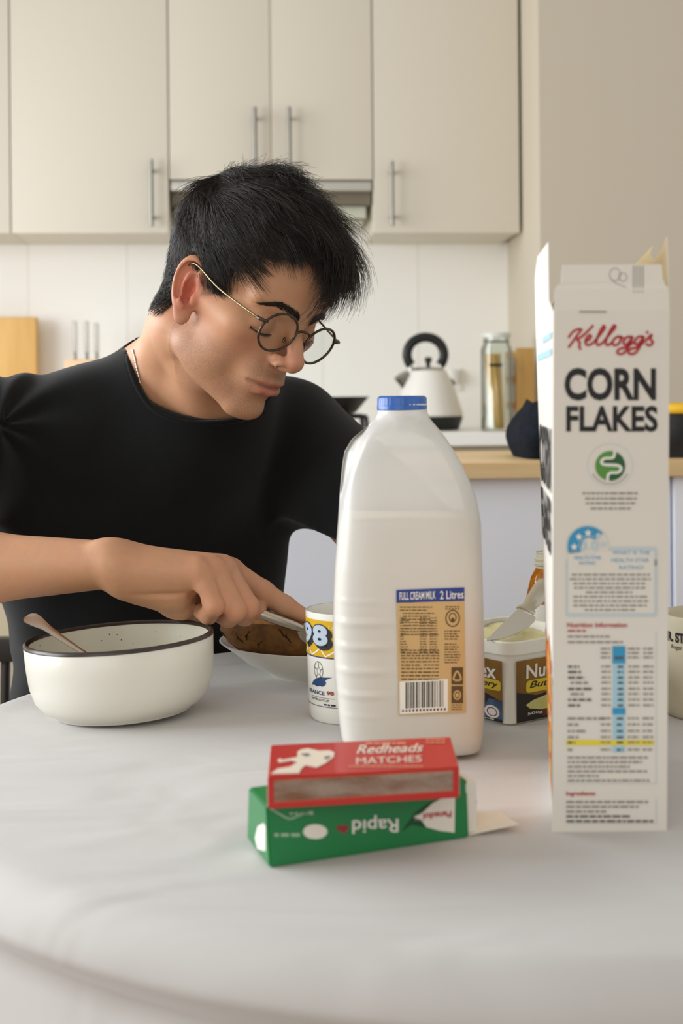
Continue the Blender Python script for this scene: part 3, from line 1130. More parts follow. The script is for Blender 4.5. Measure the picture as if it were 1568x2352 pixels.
def digit(s, u0, v0, u1, v1):
    pA.text(s, u0 + 0.0034, v0 - 0.0034, u1 + 0.0042, v1 - 0.0022, M_BLACK, 3, bold=0.075)
    pA.text(s, u0 + 0.0017, v0 - 0.0017, u1 + 0.0024, v1 - 0.001, M_BLACK, 3, bold=0.075)
    pA.text(s, u0 - 0.0004, v0 - 0.0004, u1 + 0.0004, v1 + 0.0004, M_BLACK, 4, bold=0.075)
    pA.text(s, u0 + 0.0005, v0 + 0.0005, u1 - 0.0005, v1 - 0.0005, Gb, 5, bold=0.05)


digit('8', u8l, z8b, u8r, z8t)
digit('9', u8l - w8 * 1.02, z8b, u8l - w8 * 0.03, z8t)
# emblem: ball over a blue brush mark
bu, bz = ua(729, 1540)
pA.ring(bu, bz, 0.0058, 0.0078, 0.0005, M_BLACK, 2)
pA.ring(bu + 0.0004, bz - 0.0006, 0.0026, 0.0036, 0.0004, M_BLACK, 2, 5)
for a in range(0, 360, 72):
    a = math.radians(a + 18)
    pA.stroke([(bu + 0.0004 + 0.0026 * math.cos(a), bz - 0.0006 + 0.0036 * math.sin(a)), (bu + 0.0055 * math.cos(a), bz + 0.0074 * math.sin(a))], 0.0006, M_BLACK, 2, 1)
s0, sz = ua(714, 1572); s1, _ = ua(760, 1560)
q = lambda a, b: ua(a, b)
pA.poly([q(713, 1573), q(716, 1565), q(722, 1559), q(732, 1556), q(744, 1556.5), q(762, 1557), q(749, 1561), q(744, 1565), q(747, 1568), q(745, 1574), q(738, 1578), q(731, 1576), q(725, 1577), q(719, 1573)], Nv, 2)
fu0, fz0 = ua(711, 1595); fu1, fz1 = ua(744, 1585)
zf0, zf1 = ua(735, 1597)[1], ua(735, 1588)[1]
pA.text('FRANCE', ua(709, 1590)[0] - 0.002, zf0, ua(743, 1590)[0], zf1, Nv, 2, bold=0.02)
pA.text('98', ua(748, 1590)[0], ua(755, 1598)[1], ua(765, 1590)[0], ua(755, 1589)[1], Rd, 2, bold=0.04)
pA.rect(ua(713, 1600)[0], ua(735, 1603.5)[1], ua(766, 1600)[0], ua(735, 1602.6)[1], M_BLACK, 2)
pA.text('WORLD CUP', ua(713, 1608)[0] - 0.001, ua(735, 1611)[1], ua(754, 1608)[0], ua(735, 1606)[1], M_BLACK, 2, bold=0.01)
pA.rect(umin, ua(750, 1626.5)[1], umax, ua(750, 1625)[1], Pu, 2)
pA.small(ua(741, 1620)[0], ua(741, 1620)[0] + 0.013, ua(755, 1623)[1], 0.0014, M_BLACK, 2, 1.0)
pA.build('mug_print', mugA)

MR2, MH2 = 0.046, 0.088
mg2 = PZ(1640, 1407, TZ + MH2)
mugB = mug('mug', 'cream mug with black lettering, cut off by the right edge behind the cereal carton', mg2, MR2, MH2, M_MUGC, None, math.radians(10), 0.97)
TH1 = -PI / 2 - 0.9
pB = Print(wrap(0, 0, MR2, MH2, 0.97, TH1), 0.004)


def ub(px, py):
    a, z = mug_uv(px, py, (mg2.x, mg2.y), MR2)
    return (a - TH1) * MR2, z


uS, zS0 = ub(1552, 1476); _, zS1 = ub(1560, 1454)
hS = zS1 - zS0
pB.text('MR. STRONG', uS - hS * 2.1, zS0, uS + hS * 4.2, zS1, M_BLACK, 2, bold=0.05)
ur, zr0_ = ub(1542, 1492); _, zr1_ = ub(1545, 1480)
pB.text('Roger', ur - 0.0005, zr0_, ur + 0.0125, zr1_ , M_BLACK, 2, shear=0.1)
pB.build('mug_print', mugB)

# ------------------------------------------------------------------ margarine tub with knife
tq = PZ(1170, 1668, TZ)
e1 = Vector((-0.62, 0.785, 0)).normalized()
e2 = Vector((0.785, 0.62, 0)).normalized()
S0, S1, TH = 0.092, 0.104, 0.0725                  # foot, rim, height
off = (S1 - S0) / 2
mt = tag(empty('margarine_tub', tuple(tq + (e1 + e2) * (S0 / 2 - 0.002)), math.atan2(e2.y, e2.x)), 'square margarine tub with brown printed sides beside the cereal carton, knife across it', 'tub')
M_TUBW = mat('tub_plastic', rgb(238, 235, 224), 0.35)
M_MARG = mat('margarine', rgb(226, 212, 150), 0.5, noise=(60, rgb(236, 226, 176)), bump=(60, 0.6, 0.004))


def rsq(h, r, n=6):
    pts = []
    for cx, cy, a0 in ((h - r, h - r, 0), (-h + r, h - r, 90), (-h + r, -h + r, 180), (h - r, -h + r, 270)):
        for k in range(n + 1):
            a = math.radians(a0 + 90 * k / n)
            pts.append((cx + r * math.cos(a), cy + r * math.sin(a)))
    return pts


def loft_sq(name, levels, m, par, close0=True, close1=False):
    bm = bmesh.new()
    rings = [[bm.verts.new((x, y, z)) for x, y in rsq(h, r)] for h, r, z in levels]
    k = len(rings[0])
    for a, b in zip(rings[:-1], rings[1:]):
        for i in range(k):
            j = (i + 1) % k
            bm.faces.new((a[i], a[j], b[j], b[i]))
    if close0: bm.faces.new(rings[0][::-1])
    if close1: bm.faces.new(rings[-1])
    return from_bm(name, bm, m, par, smooth=True, angle=40)


loft_sq('tub_body', [(S0 / 2 - 0.003, 0.006, 0.0), (S0 / 2, 0.008, 0.002), (S1 / 2 - 0.001, 0.012, TH - 0.012), (S1 / 2 + 0.0025, 0.014, TH - 0.011), (S1 / 2 + 0.0025, 0.014, TH - 0.001), (S1 / 2 + 0.0015, 0.014, TH), (S1 / 2 - 0.001, 0.013, TH - 0.0005), (S1 / 2 - 0.003, 0.012, TH - 0.012), (S0 / 2 - 0.002, 0.008, 0.004)], M_TUBW, mt)
bm = bmesh.new()
g = 26
vs = {}
for i in range(g + 1):
    for j in range(g + 1):
        x, y = (i / g - 0.5) * (S1 - 0.008), (j / g - 0.5) * (S1 - 0.008)
        z = TH - 0.0105 + 0.0055 * (j / g) + 0.003 * math.sin(6 * i / g + 1.0) * math.cos(5 * j / g) + 0.0015 * math.sin(14 * i / g + 9 * j / g)
        vs[i, j] = bm.verts.new((x, y, z))
for i in range(g):
    for j in range(g):
        bm.faces.new((vs[i, j], vs[i + 1, j], vs[i + 1, j + 1], vs[i, j + 1]))
from_bm('margarine', bm, M_MARG, mt, smooth=True)

Br1, Br2 = mat('label_brown', rgb(150, 108, 30), 0.45, noise=(18, rgb(112, 78, 26))), mat('label_dark', rgb(40, 30, 26), 0.45)
Bl = mat('label_blue', rgb(78, 104, 138), 0.5, noise=(60, rgb(48, 62, 86)))
Ye = mat('label_yellow', rgb(224, 194, 52), 0.45)
Ty = mat('label_toast', rgb(120, 62, 30), 0.6, noise=(90, rgb(90, 44, 22)))
Sp = mat('label_spread', rgb(214, 206, 140), 0.55, noise=(90, rgb(196, 190, 110)))
Rdl = mat('label_red', rgb(150, 40, 48), 0.5)


def tub_face(side):
    def fn(u, v, layer):
        # u -0.5..0.5 across the face, v 0..1 up the label
        z = 0.002 + v * (TH - 0.019)
        h = S0 / 2 + (S1 - S0) / 2 * (z / (TH - 0.012)) + 0.0003 + 0.00012 * layer
        w = (2 * h - 0.017)
        if side == 'L':       # face looking along -x local (towards the left of the photo)
            return Vector((-h, -u * w, z))
        return Vector((u * w, -h, z))
    return fn


for side in 'LR':
    p = Print(tub_face(side))
    p.rect(-0.5, 0, 0.5, 1, Br1, 1)
    p.poly([(-0.5, 0), (0.5, 0), (0.5, 0.34), (0.2, 0.46), (-0.2, 0.40), (-0.5, 0.5)], Br2, 2)
    if side == 'L':
        p.poly([(0.12, 0.05), (0.5, 0.05), (0.5, 0.36), (0.3, 0.36)], Bl, 3)
        p.text('Nuttelex', -0.47, 0.69, 0.42, 0.94, M_WHITE, 5, bold=0.02)
        p.rrect(-0.1, 0.51, 0.48, 0.68, 0.04, Ye, 4)
        p.text('Buttery', -0.06, 0.53, 0.44, 0.66, M_BLACK, 6, bold=0.01, shear=0.3)
        p.poly([(-0.45, 0.12), (0.06, 0.10), (0.16, 0.26), (-0.4, 0.28)], Ty, 4)
        p.poly([(-0.5, 0.24), (-0.1, 0.2), (0.2, 0.27), (0.22, 0.33), (0.06, 0.42), (-0.08, 0.50), (-0.3, 0.44), (-0.46, 0.36)], Sp, 5)
        p.ell(0.34, 0.15, 0.115, 0.105, M_WHITE, 5)
        p.ring(0.34, 0.15, 0.08, 0.073, 0.014, Rdl, 6)
        p.text('The Alternative', -0.2, 0.955, 0.12, 0.99, M_WHITE, 5)
        p.small(0.1, 0.45, 0.02, 0.014, M_WHITE, 5)
    else:
        p.text('Nuttelex', -0.36, 0.69, 0.98 - 0.52, 0.92, M_WHITE, 5, bold=0.02)
        p.rrect(-0.36, 0.46, 0.34, 0.66, 0.05, Ye, 4)
        p.text('Buttery', -0.31, 0.5, 0.28, 0.64, M_BLACK, 6, bold=0.01, shear=0.3)
        p.poly([(-0.1, 0.04), (0.5, 0.04), (0.5, 0.2), (-0.16, 0.2)], Ty, 4)
        p.poly([(-0.36, 0.27), (-0.3, 0.2), (-0.12, 0.15), (0.2, 0.17), (0.5, 0.22), (0.5, 0.40), (0.2, 0.43), (-0.05, 0.38), (-0.25, 0.33)], Sp, 5)
        p.text('500g', -0.33, 0.085, -0.1, 0.14, M_WHITE, 5)
        p.text('The Alternative', -0.05, 0.945, 0.3, 0.985, M_WHITE, 5)
    p.build('printed_label', mt, flip=(side == 'L'))

# butter knife lying across the tub
M_KNIFE = mat('polished_steel', rgb(206, 202, 190), 0.16, 1.0)
k1, kf = P(1205, 1404, 1.272), None
k0 = P(1131, 1478, 1.198)
k2 = P(1262, 1335, 1.352)
kd = (k0 - k1).normalized()
bk = tag(empty('butter_knife', tuple(k1)), 'steel butter knife lying across the open margarine tub', 'knife')
up = Vector((-0.1, -0.85, 0.5))
side = kd.cross(up).normalized()
if side.x < 0:
    side = -side
bm = bmesh.new()
Lk = (k0 - k1).length
outline = [(0.0, -0.0060), (0.0, 0.0065), (0.03, 0.0115), (0.12, 0.0132), (0.3, 0.0125), (0.5, 0.0098), (0.7, 0.0060), (0.87, 0.0012), (1.0, -0.0052), (0.985, -0.0060), (0.6, -0.0062)]
nrm = kd.cross(side).normalized()
ra = [bm.verts.new(kd * (Lk * a) + side * b + nrm * 0.0006) for a, b in outline]
rb = [bm.verts.new(kd * (Lk * a) + side * b - nrm * 0.0006) for a, b in outline]
bm.faces.new(ra); bm.faces.new(rb[::-1])
for i in range(len(ra)):
    j = (i + 1) % len(ra)
    bm.faces.new((ra[i], rb[i], rb[j], ra[j]))
from_bm('blade', bm, M_KNIFE, bk)
bm = bmesh.new()
hv = (k2 - k1)
hl = hv.length
pth = [hv * f for f in (0.0, 0.03, 0.08, 0.12, 0.35, 0.7, 0.95, 1.0)]
blade_strip(bm, pth, [0.0082, 0.0085, 0.0082, 0.006, 0.0075, 0.0095, 0.0095, 0.006], [0.005, 0.005, 0.005, 0.004, 0.006, 0.007, 0.007, 0.004], up)
from_bm('knife_handle', bm, M_KNIFE, bk, smooth=True, angle=40)

# small amber bottle behind the tub
bx = P(1256, 1500, 1.46)
sb = tag(empty('syrup_bottle', (bx.x, bx.y, TZ)), 'small amber bottle with a ribbed clear neck behind the margarine tub', 'bottle')
zz = lambda v: P(1250, v, 1.46).z - TZ
bpx = 1.46 / FPX
M_AMB = mat('amber_syrup', rgb(196, 124, 26), 0.12, coat=0.5, noise=(40, rgb(158, 88, 12)))
M_NECK = mat('clear_neck', rgb(206, 202, 176), 0.1, coat=0.6)
pf = [(0, 0), (46 * bpx, 0), (48 * bpx, 0.003), (48 * bpx, zz(1380)), (45 * bpx, zz(1360)), (36 * bpx, zz(1325)), (25 * bpx, zz(1305)), (0, zz(1305))]
lathe('bottle_body', pf, M_AMB, sb, 48)
lathe('ribbed_neck', [(0, zz(1305)), (24 * bpx, zz(1304.5)), (24 * bpx, zz(1300)), (28 * bpx, zz(1297)), (29 * bpx, zz(1293)), (24 * bpx, zz(1290)), (27 * bpx, zz(1286)), (28 * bpx, zz(1283)), (23 * bpx, zz(1280)), (23 * bpx, zz(1270)), (25 * bpx, zz(1268)), (24 * bpx, zz(1266)), (20 * bpx, zz(1266.5)), (19 * bpx, zz(1276)), (0, zz(1277))], M_NECK, sb, 48)
lathe('bottle_label', [(48.2 * bpx, 0.012), (48.6 * bpx, 0.012), (48.6 * bpx, zz(1383)), (48.2 * bpx, zz(1382))], M_TUBW, sb, 48)
# ------------------------------------------------------------------ milk bottle
MD = 1.135                         # depth of the bottle's axis
ME = 1.115                         # depth of its silhouette edge
MPROF = [  # photo row, left edge, right edge
    (1762, 850, 1045), (1758, 828, 1072), (1746, 808, 1091), (1725, 795, 1102), (1690, 783, 1109), (1640, 776, 1112), (1550, 768, 1112), (1450, 764, 1111), (1380, 765, 1109),
    (1300, 768, 1107), (1200, 776, 1104), (1150, 779, 1095), (1100, 783, 1077), (1070, 786, 1063), (1040, 791, 1046), (1010, 808, 1028), (985, 838, 1009), (965, 861, 992), (950, 868, 985), (938, 869, 984), (928, 869, 984)]
zs_, xl_, xr_ = [], [], []
for v, l, r in MPROF:
    zs_.append(max(P(900, v, ME).z, TZ) if v < 1758 else TZ + (0.0 if v >= 1762 else 0.003))
    xl_.append(P(l, v, ME).x)
    xr_.append(P(r, v, ME).x)
zs_ = np.array(zs_)
zs_[0] = TZ
xl_, xr_ = np.array(xl_), np.array(xr_)
mx0 = P(926, 1300, MD).x
HD = 0.054


def milk_depth(z):
    """half depth front/back"""
    w = np.interp(z, zs_, xr_ - xl_)
    wmax = 0.1175
    return 0.0195 + (HD - 0.0195) * max(0.0, min(1.0, (w - 0.040) / (wmax - 0.040)))


def ridge(z):
    """x of the moulded edge between the grip recess and the front face"""
    return np.interp(z, [P(0, v, ME).z for v in (1210, 1160, 1090, 1020, 975, 955)], [P(u, 1100, ME).x for u in (788, 792, 812, 842, 866, 880)])


def milk_ring(z, n, inset=0.0, detail=True):
    l, r = float(np.interp(z, zs_, xl_)) + inset, float(np.interp(z, zs_, xr_)) - inset
    hd = milk_depth(z) - inset
    cx, hw = (l + r) / 2, (r - l) / 2
    e = 2.0 + 2.6 * max(0, min(1, (hw - 0.022) / 0.03))
    out = []
    zr0, zr1 = P(0, 1215, ME).z, P(0, 958, ME).z
    for i in range(n):
        a = 2 * PI * i / n
        c, s = math.cos(a), math.sin(a)
        x = cx + math.copysign(abs(c) ** (2 / e), c) * hw
        y = MD + math.copysign(abs(s) ** (2 / e), s) * hd
        if detail and s < 0.35:
            if zr0 < z < zr1:      # grip recess at the upper left
                k = max(0.0, min(1.0, (ridge(z) - x) / 0.006))
                k = k * k * (3 - 2 * k) * min(1, (z - zr0) / 0.03) * min(1, (zr1 - z) / 0.015)
                if s < 0:
                    y += 0.022 * k * min(1, -s * 3)
            zt, zb = P(0, 1370, ME).z, P(0, 1640, ME).z
            if zb < z < zt and s < 0:   # finger ribs lower left
                k = max(0.0, min(1.0, (P(905, 1500, ME).x - x) / 0.02))
                f = (zt - z) / (zt - zb) * 5
                rib = max(0.0, math.cos(2 * PI * f)) ** 3
                y -= 0.0016 * k * rib
        out.append((x, y, z))
    return out


def milk_mesh(name, z0, z1, step, inset, m, par, close_top, detail):
    n = 120
    zz_ = list(np.arange(z0, z1, step)) + [z1]
    rings = [milk_ring(z, n, inset, detail) for z in zz_]
    v = [p for r in rings for p in r]
    f = []
    for q in range(len(rings) - 1):
        for i in range(n):
            j = (i + 1) % n
            f.append((q * n + i, q * n + j, (q + 1) * n + j, (q + 1) * n + i))
    f.append(tuple(range(n))[::-1])
    if close_top:
        f.append(tuple((len(rings) - 1) * n + i for i in range(n)))
    return from_py(name, v, f, m, par, smooth=True, world=True)


def hdpe():
    m = bpy.data.materials.new('milky_plastic')
    m.use_nodes = True
    nt = m.node_tree
    nt.nodes.clear()
    o = nt.nodes.new('ShaderNodeOutputMaterial')
    d = nt.nodes.new('ShaderNodeBsdfDiffuse'); d.inputs[0].default_value = rgb(244, 243, 240)
    t = nt.nodes.new('ShaderNodeBsdfTranslucent'); t.inputs[0].default_value = rgb(250, 249, 245)
    tr = nt.nodes.new('ShaderNodeBsdfTransparent')
    g = nt.nodes.new('ShaderNodeBsdfGlossy'); g.inputs['Roughness'].default_value = 0.32
    m1 = nt.nodes.new('ShaderNodeMixShader'); m1.inputs[0].default_value = 0.10
    m2 = nt.nodes.new('ShaderNodeMixShader'); m2.inputs[0].default_value = 0.30
    m3 = nt.nodes.new('ShaderNodeMixShader')
    fr = nt.nodes.new('ShaderNodeFresnel'); fr.inputs[0].default_value = 1.4
    nt.links.new(d.outputs[0], m1.inputs[1]); nt.links.new(t.outputs[0], m1.inputs[2])
    nt.links.new(m1.outputs[0], m2.inputs[1]); nt.links.new(tr.outputs[0], m2.inputs[2])
    nt.links.new(fr.outputs[0], m3.inputs[0]); nt.links.new(m2.outputs[0], m3.inputs[1]); nt.links.new(g.outputs[0], m3.inputs[2])
    nt.links.new(m3.outputs[0], o.inputs[0])
    return m


M_HDPE = hdpe()
M_MILK = mat('milk', rgb(253, 236, 186), 0.5, spec=0.2, sss=0.05)
_b = M_MILK.node_tree.nodes['Principled BSDF']
_b.inputs['Subsurface Radius'].default_value = (1.0, 0.9, 0.7)
_b.inputs['Subsurface Scale'].default_value = 0.015
mk = tag(empty('milk_bottle', (mx0, MD, TZ)), 'two litre plastic milk bottle with a blue cap, about two thirds full', 'milk bottle')
zlev = P(930, 1186, ME).z
zneck = P(926, 928, MD - 0.02).z
milk_mesh('bottle_body', TZ, zneck, 0.0022, 0.0, M_HDPE, mk, True, True)
milk_mesh('milk', TZ + 0.0012, zlev, 0.006, 0.0011, M_MILK, mk, True, False)
# cap
M_CAP = mat('blue_cap', rgb(38, 92, 172), 0.35, coat=0.2)
cr_ = (P(984, 925, ME).x - P(867, 925, ME).x) / 2
cxm = (P(984, 925, ME).x + P(867, 925, ME).x) / 2
zc0, zc1 = P(926, 943, ME).z, P(926, 909, ME).z
bm = bmesh.new()
n = 144
prof = [(cr_ - 0.0006, 0), (cr_, 0.0006), (cr_, (zc1 - zc0) * 0.32), (cr_ - 0.0004, (zc1 - zc0) * 0.36), (cr_ - 0.0004, (zc1 - zc0) * 0.86), (cr_ - 0.0022, zc1 - zc0), (0, zc1 - zc0)]
rings = []
for k, (r, z) in enumerate(prof):
    if r == 0:
        rings.append([bm.verts.new((0, 0, z))])
        continue
    rings.append([bm.verts.new(((r + (0.00018 if (i % 4) < 2 and 2 < k < 5 else 0)) * math.cos(2 * PI * i / n), (r + (0.00018 if (i % 4) < 2 and 2 < k < 5 else 0)) * math.sin(2 * PI * i / n), z)) for i in range(n)])
for a, b in zip(rings[:-1], rings[1:]):
    for i in range(n):
        j = (i + 1) % n
        bm.faces.new((a[i], a[j], b[0]) if len(b) == 1 else (a[i], a[j], b[j], b[i]))
bm.faces.new(rings[0][::-1])
co = from_bm('screw_cap', bm, M_CAP, mk, smooth=True, angle=30)
co.location = (cxm - mx0, 0, zc0 - TZ)


def milk_front(u, v, layer):
    """photo pixel -> bottle front face"""
    p = P(u, v, MD - HD)
    ring_l, ring_r = float(np.interp(p.z, zs_, xl_)), float(np.interp(p.z, zs_, xr_))
    cx, hw = (ring_l + ring_r) / 2, (ring_r - ring_l) / 2
    e = 4.6
    q = min(abs((p.x - cx) / hw), 0.97)
    s = (1 - q ** e) ** (1 / e)
    y = MD - s * HD
    p = P(u, v, y)
    return Vector((p.x, y - 0.0005 - 0.0001 * layer, p.z))


Kr = mat('kraft_label', rgb(204, 172, 118), 0.6)
Bd = mat('label_band_blue', rgb(38, 62, 138), 0.5)
Kt = mat('kraft_text', rgb(92, 72, 44), 0.6)
pl = Print(milk_front, 14)
sk_ = lambda u: -4.5 * (u - 910) / 158                 # label tilts up to the right
pl.quad([(910, 1384), (1066, 1380), (1069, 1636), (916, 1642)], Kr, 1)
pl.quad([(910, 1355), (1066, 1349), (1066, 1380), (910, 1385)], Bd, 1)
pl.text('FULL CREAM MILK', 917, 1378, 1000, 1360, M_WHITE, 3, bold=0.01, skew=-3)
pl.text('2 Litres', 1010, 1376, 1064, 1357, M_WHITE, 3, bold=0.012, skew=-2)
rm = random.Random(21)
for v in range(1393, 1462, 7):
    pl.small(918 + (v > 1402) * rm.randint(0, 8), 1008, v, 2.6, Kt, 2, rm.uniform(0.7, 1.0), rnd=rm)
for v in range(1418, 1500, 6):
    pl.small(918, 946, v, 2.4, Kt, 2, rm.uniform(0.3, 0.8), rnd=rm)
    pl.small(962, 980, v, 2.4, Kt, 2, 0.9, 'r', rm)
    pl.small(984, 1004, v, 2.4, Kt, 2, 0.9, 'r', rm)
for v in range(1492, 1516, 6):
    pl.small(920, 1010, v, 3, Kt, 2, 0.98, rnd=rm)
for v in range(1518, 1560, 8):
    pl.small(921, 990, v, 3.2, Kt, 2, rm.uniform(0.5, 1.0), rnd=rm)
    pl.small(972, 1012, v, 2.6, Kt, 2, 0.9, rnd=rm)
pl.ring(1039, 1420, 17, 20, 3, Kt, 2)
pl.ring(1039, 1418, 9, 11, 2.5, Kt, 2)
pl.ell(1039, 1424, 4, 6, Kt, 2)
for v in range(1392, 1400, 5):
    pl.small(1022, 1058, v, 2.4, Kt, 2, 0.9, rnd=rm)
for v in list(range(1448, 1468, 6)) + list(range(1478, 1526, 6)):
    pl.small(1020, 1058, v, 2.6, Kt, 2, rm.uniform(0.7, 1.0), rnd=rm)
for v0 in (1532, 1575):
    pl.rect(1036, v0 + 40, 1063, v0, Kt, 2)
    if v0 < 1560:
        pl.stroke([(1049.5, 1541), (1058, 1560), (1041, 1560)], 4, Kr, 3, 4, True)
    else:
        pl.ring(1049.5, 1596, 9, 11, 3, Kr, 3)
        pl.ell(1049.5, 1596, 4, 5, Kr, 3)
for v in range(1618, 1632, 5):
    pl.small(1036, 1062, v, 2.2, Kt, 2, 0.95, rnd=rm)
pl.quad([(917, 1565), (1028, 1559), (1028, 1634), (918, 1640)], M_WHITE, 2)
x = 931
while x < 1019:
    w = rm.choice([1.3, 1.3, 2.4, 3.4])
    pl.quad([(x, 1627 - (x - 931) * 0.05), (x + w, 1627 - (x - 931) * 0.05), (x + w, 1567 - (x - 931) * 0.05), (x, 1567 - (x - 931) * 0.05)], M_BLACK, 3)
    x += w + rm.choice([1.3, 1.3, 2.2, 3.2])
for k in range(13):
    pl.small(923 + k * 8, 927 + k * 8, 1630 - k * 0.35, 5, M_BLACK, 3, 1.0, rnd=rm)
pl.build('printed_label', mk, world=True)

# ------------------------------------------------------------------ cereal carton
M_CARD = mat('carton_white', rgb(226, 221, 212), 0.5)
M_KRAFT = mat('carton_inside', rgb(176, 154, 112), 0.8)
A0, B0 = PZ(1267, 1911, TZ), PZ(1531, 1908, TZ)
dA, dB = A0.y, B0.y
A1, B1 = P(1271, 713, dA), P(1537, 713, dB)
CL = 0.19
ztop_ = A1.z
D0 = PZ(1262, 1740, TZ); D0 = Vector((P(1262, 1740, dA + CL).x, dA + CL, TZ))
D1 = Vector((P(1229, 720, dA + CL).x, dA + CL, ztop_))
C0, C1 = D0 + (B0 - A0), D1 + (B1 - A1)
cfm = (A0 + B0 + C0 + D0) / 4
cf = tag(empty('cereal_carton', (cfm.x, cfm.y, TZ)), 'tall white cereal carton with torn top flaps, narrow nutrition side to the camera', 'carton')
N_ = 12
vv, ff = [], []
for k in range(N_ + 1):
    t = k / N_
    b = 0.0022 * math.sin(PI * t)
    for a0, a1 in ((A0, A1), (B0, B1), (C0, C1), (D0, D1)):
        vv.append(a0.lerp(a1, t))
for k in range(N_):
    for i in range(4):
        j = (i + 1) % 4
        ff.append((k * 4 + i, k * 4 + j, k * 4 + 4 + j, k * 4 + 4 + i))
ff.append((3, 2, 1, 0))
co = from_py('carton_body', vv, ff, [M_CARD, M_KRAFT], cf, world=True)


def card(o, th=0.0007, inner=True):
    md = o.modifiers.new('board', 'SOLIDIFY')
    md.thickness = th
    md.offset = -1
    if inner:
        md.material_offset = 1
    return o


card(co)


def flap(name, pts, mats=None, par=None, tris=None):
    tri = geometry.tessellate_polygon([[Vector(p) for p in pts]])
    o = from_py(name, pts, tri, mats or [M_CARD, M_KRAFT], par or cf, world=True)
    return card(o)


dm = (dA + dB) / 2
fp = lambda u, v, dd=0.0: P(u, v, dA + (dB - dA) * (u - 1267) / 264 + dd)
ffl = flap('top_flap', [fp(1272, 713), fp(1274, 664, 0.002), fp(1278, 656, 0.003), fp(1288, 650, 0.003), fp(1291, 608, 0.006), fp(1519, 607, 0.006), fp(1522, 640, 0.004), fp(1528, 655, 0.003), fp(1535, 662, 0.002), fp(1537, 713)][::-1])
lw_ = lambda s, v: Vector((A1.lerp(D1, s).x + (v[0] if isinstance(v, tuple) else 0), A1.lerp(D1, s).y, 0))


def lp(u, v, s):
    d = dA + CL * s
    return P(u, v, d)


flap('front_flap', [A1 + (D1 - A1) * 0.02 + Vector((0, 0, -0.0005)), D1 + Vector((0, 0, -0.0005)), lp(1227, 640, 0.98), lp(1233, 590, 0.9), lp(1258, 556, 0.25), lp(1260, 690, 0.22)][::-1])
flap('back_flap', [B1 + (C1 - B1) * 0.05, C1, C1 + Vector((-0.012, 0, 0.03)), lp(1500, 565, 0.9), lp(1493, 585, 0.75), lp(1503, 600, 0.6), lp(1522, 570, 0.4), lp(1532, 545, 0.28), lp(1535, 610, 0.12), lp(1536, 650, 0.08)])
flap('far_flap', [D1 + (C1 - D1) * 0.05, C1 - (C1 - D1) * 0.05, P(1478, 590, dA + CL + 0.004), P(1462, 603, dA + CL + 0.004), P(1440, 622, dA + CL + 0.003), P(1300, 640, dA + CL + 0.003)])


def cfn(u, v, layer):
    d = dA + (dB - dA) * (u - 1267) / 264.0
    return P(u, v, d - 0.0002 - 0.00012 * layer)


Kred = mat('print_red', rgb(178, 34, 42), 0.5)
Gd = mat('print_green_dark', rgb(36, 92, 48), 0.5)
Gl = mat('print_green', rgb(86, 146, 62), 0.5)
Bc = mat('print_blue', rgb(52, 150, 196), 0.5)
Blt = mat('print_blue_light', rgb(166, 206, 224), 0.5)
Blp = mat('print_blue_pale', rgb(196, 208, 212), 0.5)
Yc = mat('print_yellow', rgb(232, 212, 40), 0.5)
Gp = mat('print_text_grey', rgb(140, 134, 126), 0.6)
Cd = mat('print_text_dark', rgb(84, 78, 74), 0.6)
pc = Print(cfn)
Zk = lambda pts: [(1200 + x / 3.359, 520 + y / 3.359) for x, y in pts]
ks_ = [
    [(352, 860), (385, 815), (420, 795), (455, 792)], [(458, 792), (420, 840), (385, 890), (352, 935)], [(545, 762), (510, 800), (455, 850), (415, 872)], [(415, 872), (440, 895), (437, 925), (448, 952)],
    [(478, 890), (515, 870), (528, 845), (508, 842), (484, 880), (492, 912), (520, 912), (552, 890)],
    [(552, 890), (600, 830), (632, 785), (622, 768), (590, 825), (568, 890), (585, 916), (622, 892)],
    [(622, 892), (680, 820), (714, 780), (704, 764), (668, 820), (640, 890), (655, 916), (690, 895)],
    [(745, 848), (712, 862), (692, 898), (712, 918), (745, 898), (757, 862), (745, 848), (778, 862)],
    [(838, 850), (800, 856), (776, 892), (796, 912), (830, 880), (848, 848), (815, 930), (775, 980), (732, 978), (742, 948), (800, 930), (862, 888)],
    [(925, 848), (888, 854), (862, 890), (882, 910), (916, 878), (934, 848), (902, 930), (862, 980), (818, 978), (828, 948), (886, 930), (948, 880)],
    [(965, 808), (956, 826)], [(948, 882), (985, 842), (994, 838), (985, 868), (1004, 892), (982, 918), (950, 906)]]
for k, s in enumerate(ks_):
    pc.stroke(Zk(s), 5.4, Kred, 2 + 0.25 * k)
pc.text('CORN', 1296, 920, 1506, 845, M_BLACK, 2, bold=0.035)
pc.text('FLAKES', 1300, 992, 1510, 932, M_BLACK, 2, bold=0.03)
# green gut-health roundel
pc.ring(1401, 1069, 53, 51, 1.2, Blp, 1)
pc.ell(1401, 1070, 34.5, 34.5, Gl, 1)
pc.poly([(1408, 1036)] + [(1401 + 34.5 * math.sin(math.radians(a)), 1070 - 34.5 * math.cos(math.radians(a))) for a in range(12, 181, 8)] + [(1398, 1100), (1399, 1086), (1424, 1084), (1424, 1074), (1385, 1066), (1384, 1056), (1408, 1052)], Gd, 2)
pc.stroke([(1411, 1035), (1410, 1047), (1404, 1052), (1388, 1053), (1381, 1060), (1387, 1067), (1418, 1069), (1426, 1077), (1418, 1085), (1402, 1086), (1396, 1092), (1395, 1105)], 6, M_WHITE, 3)
for k in range(15):
    a = math.radians(150 - 120 * k / 14)
    pc.rect(1401 + 44 * math.cos(a) - 2, 1069 + 43 * math.sin(a) + 1.5, 1401 + 44 * math.cos(a) + 2, 1069 + 43 * math.sin(a) - 1.5, Gp, 2)
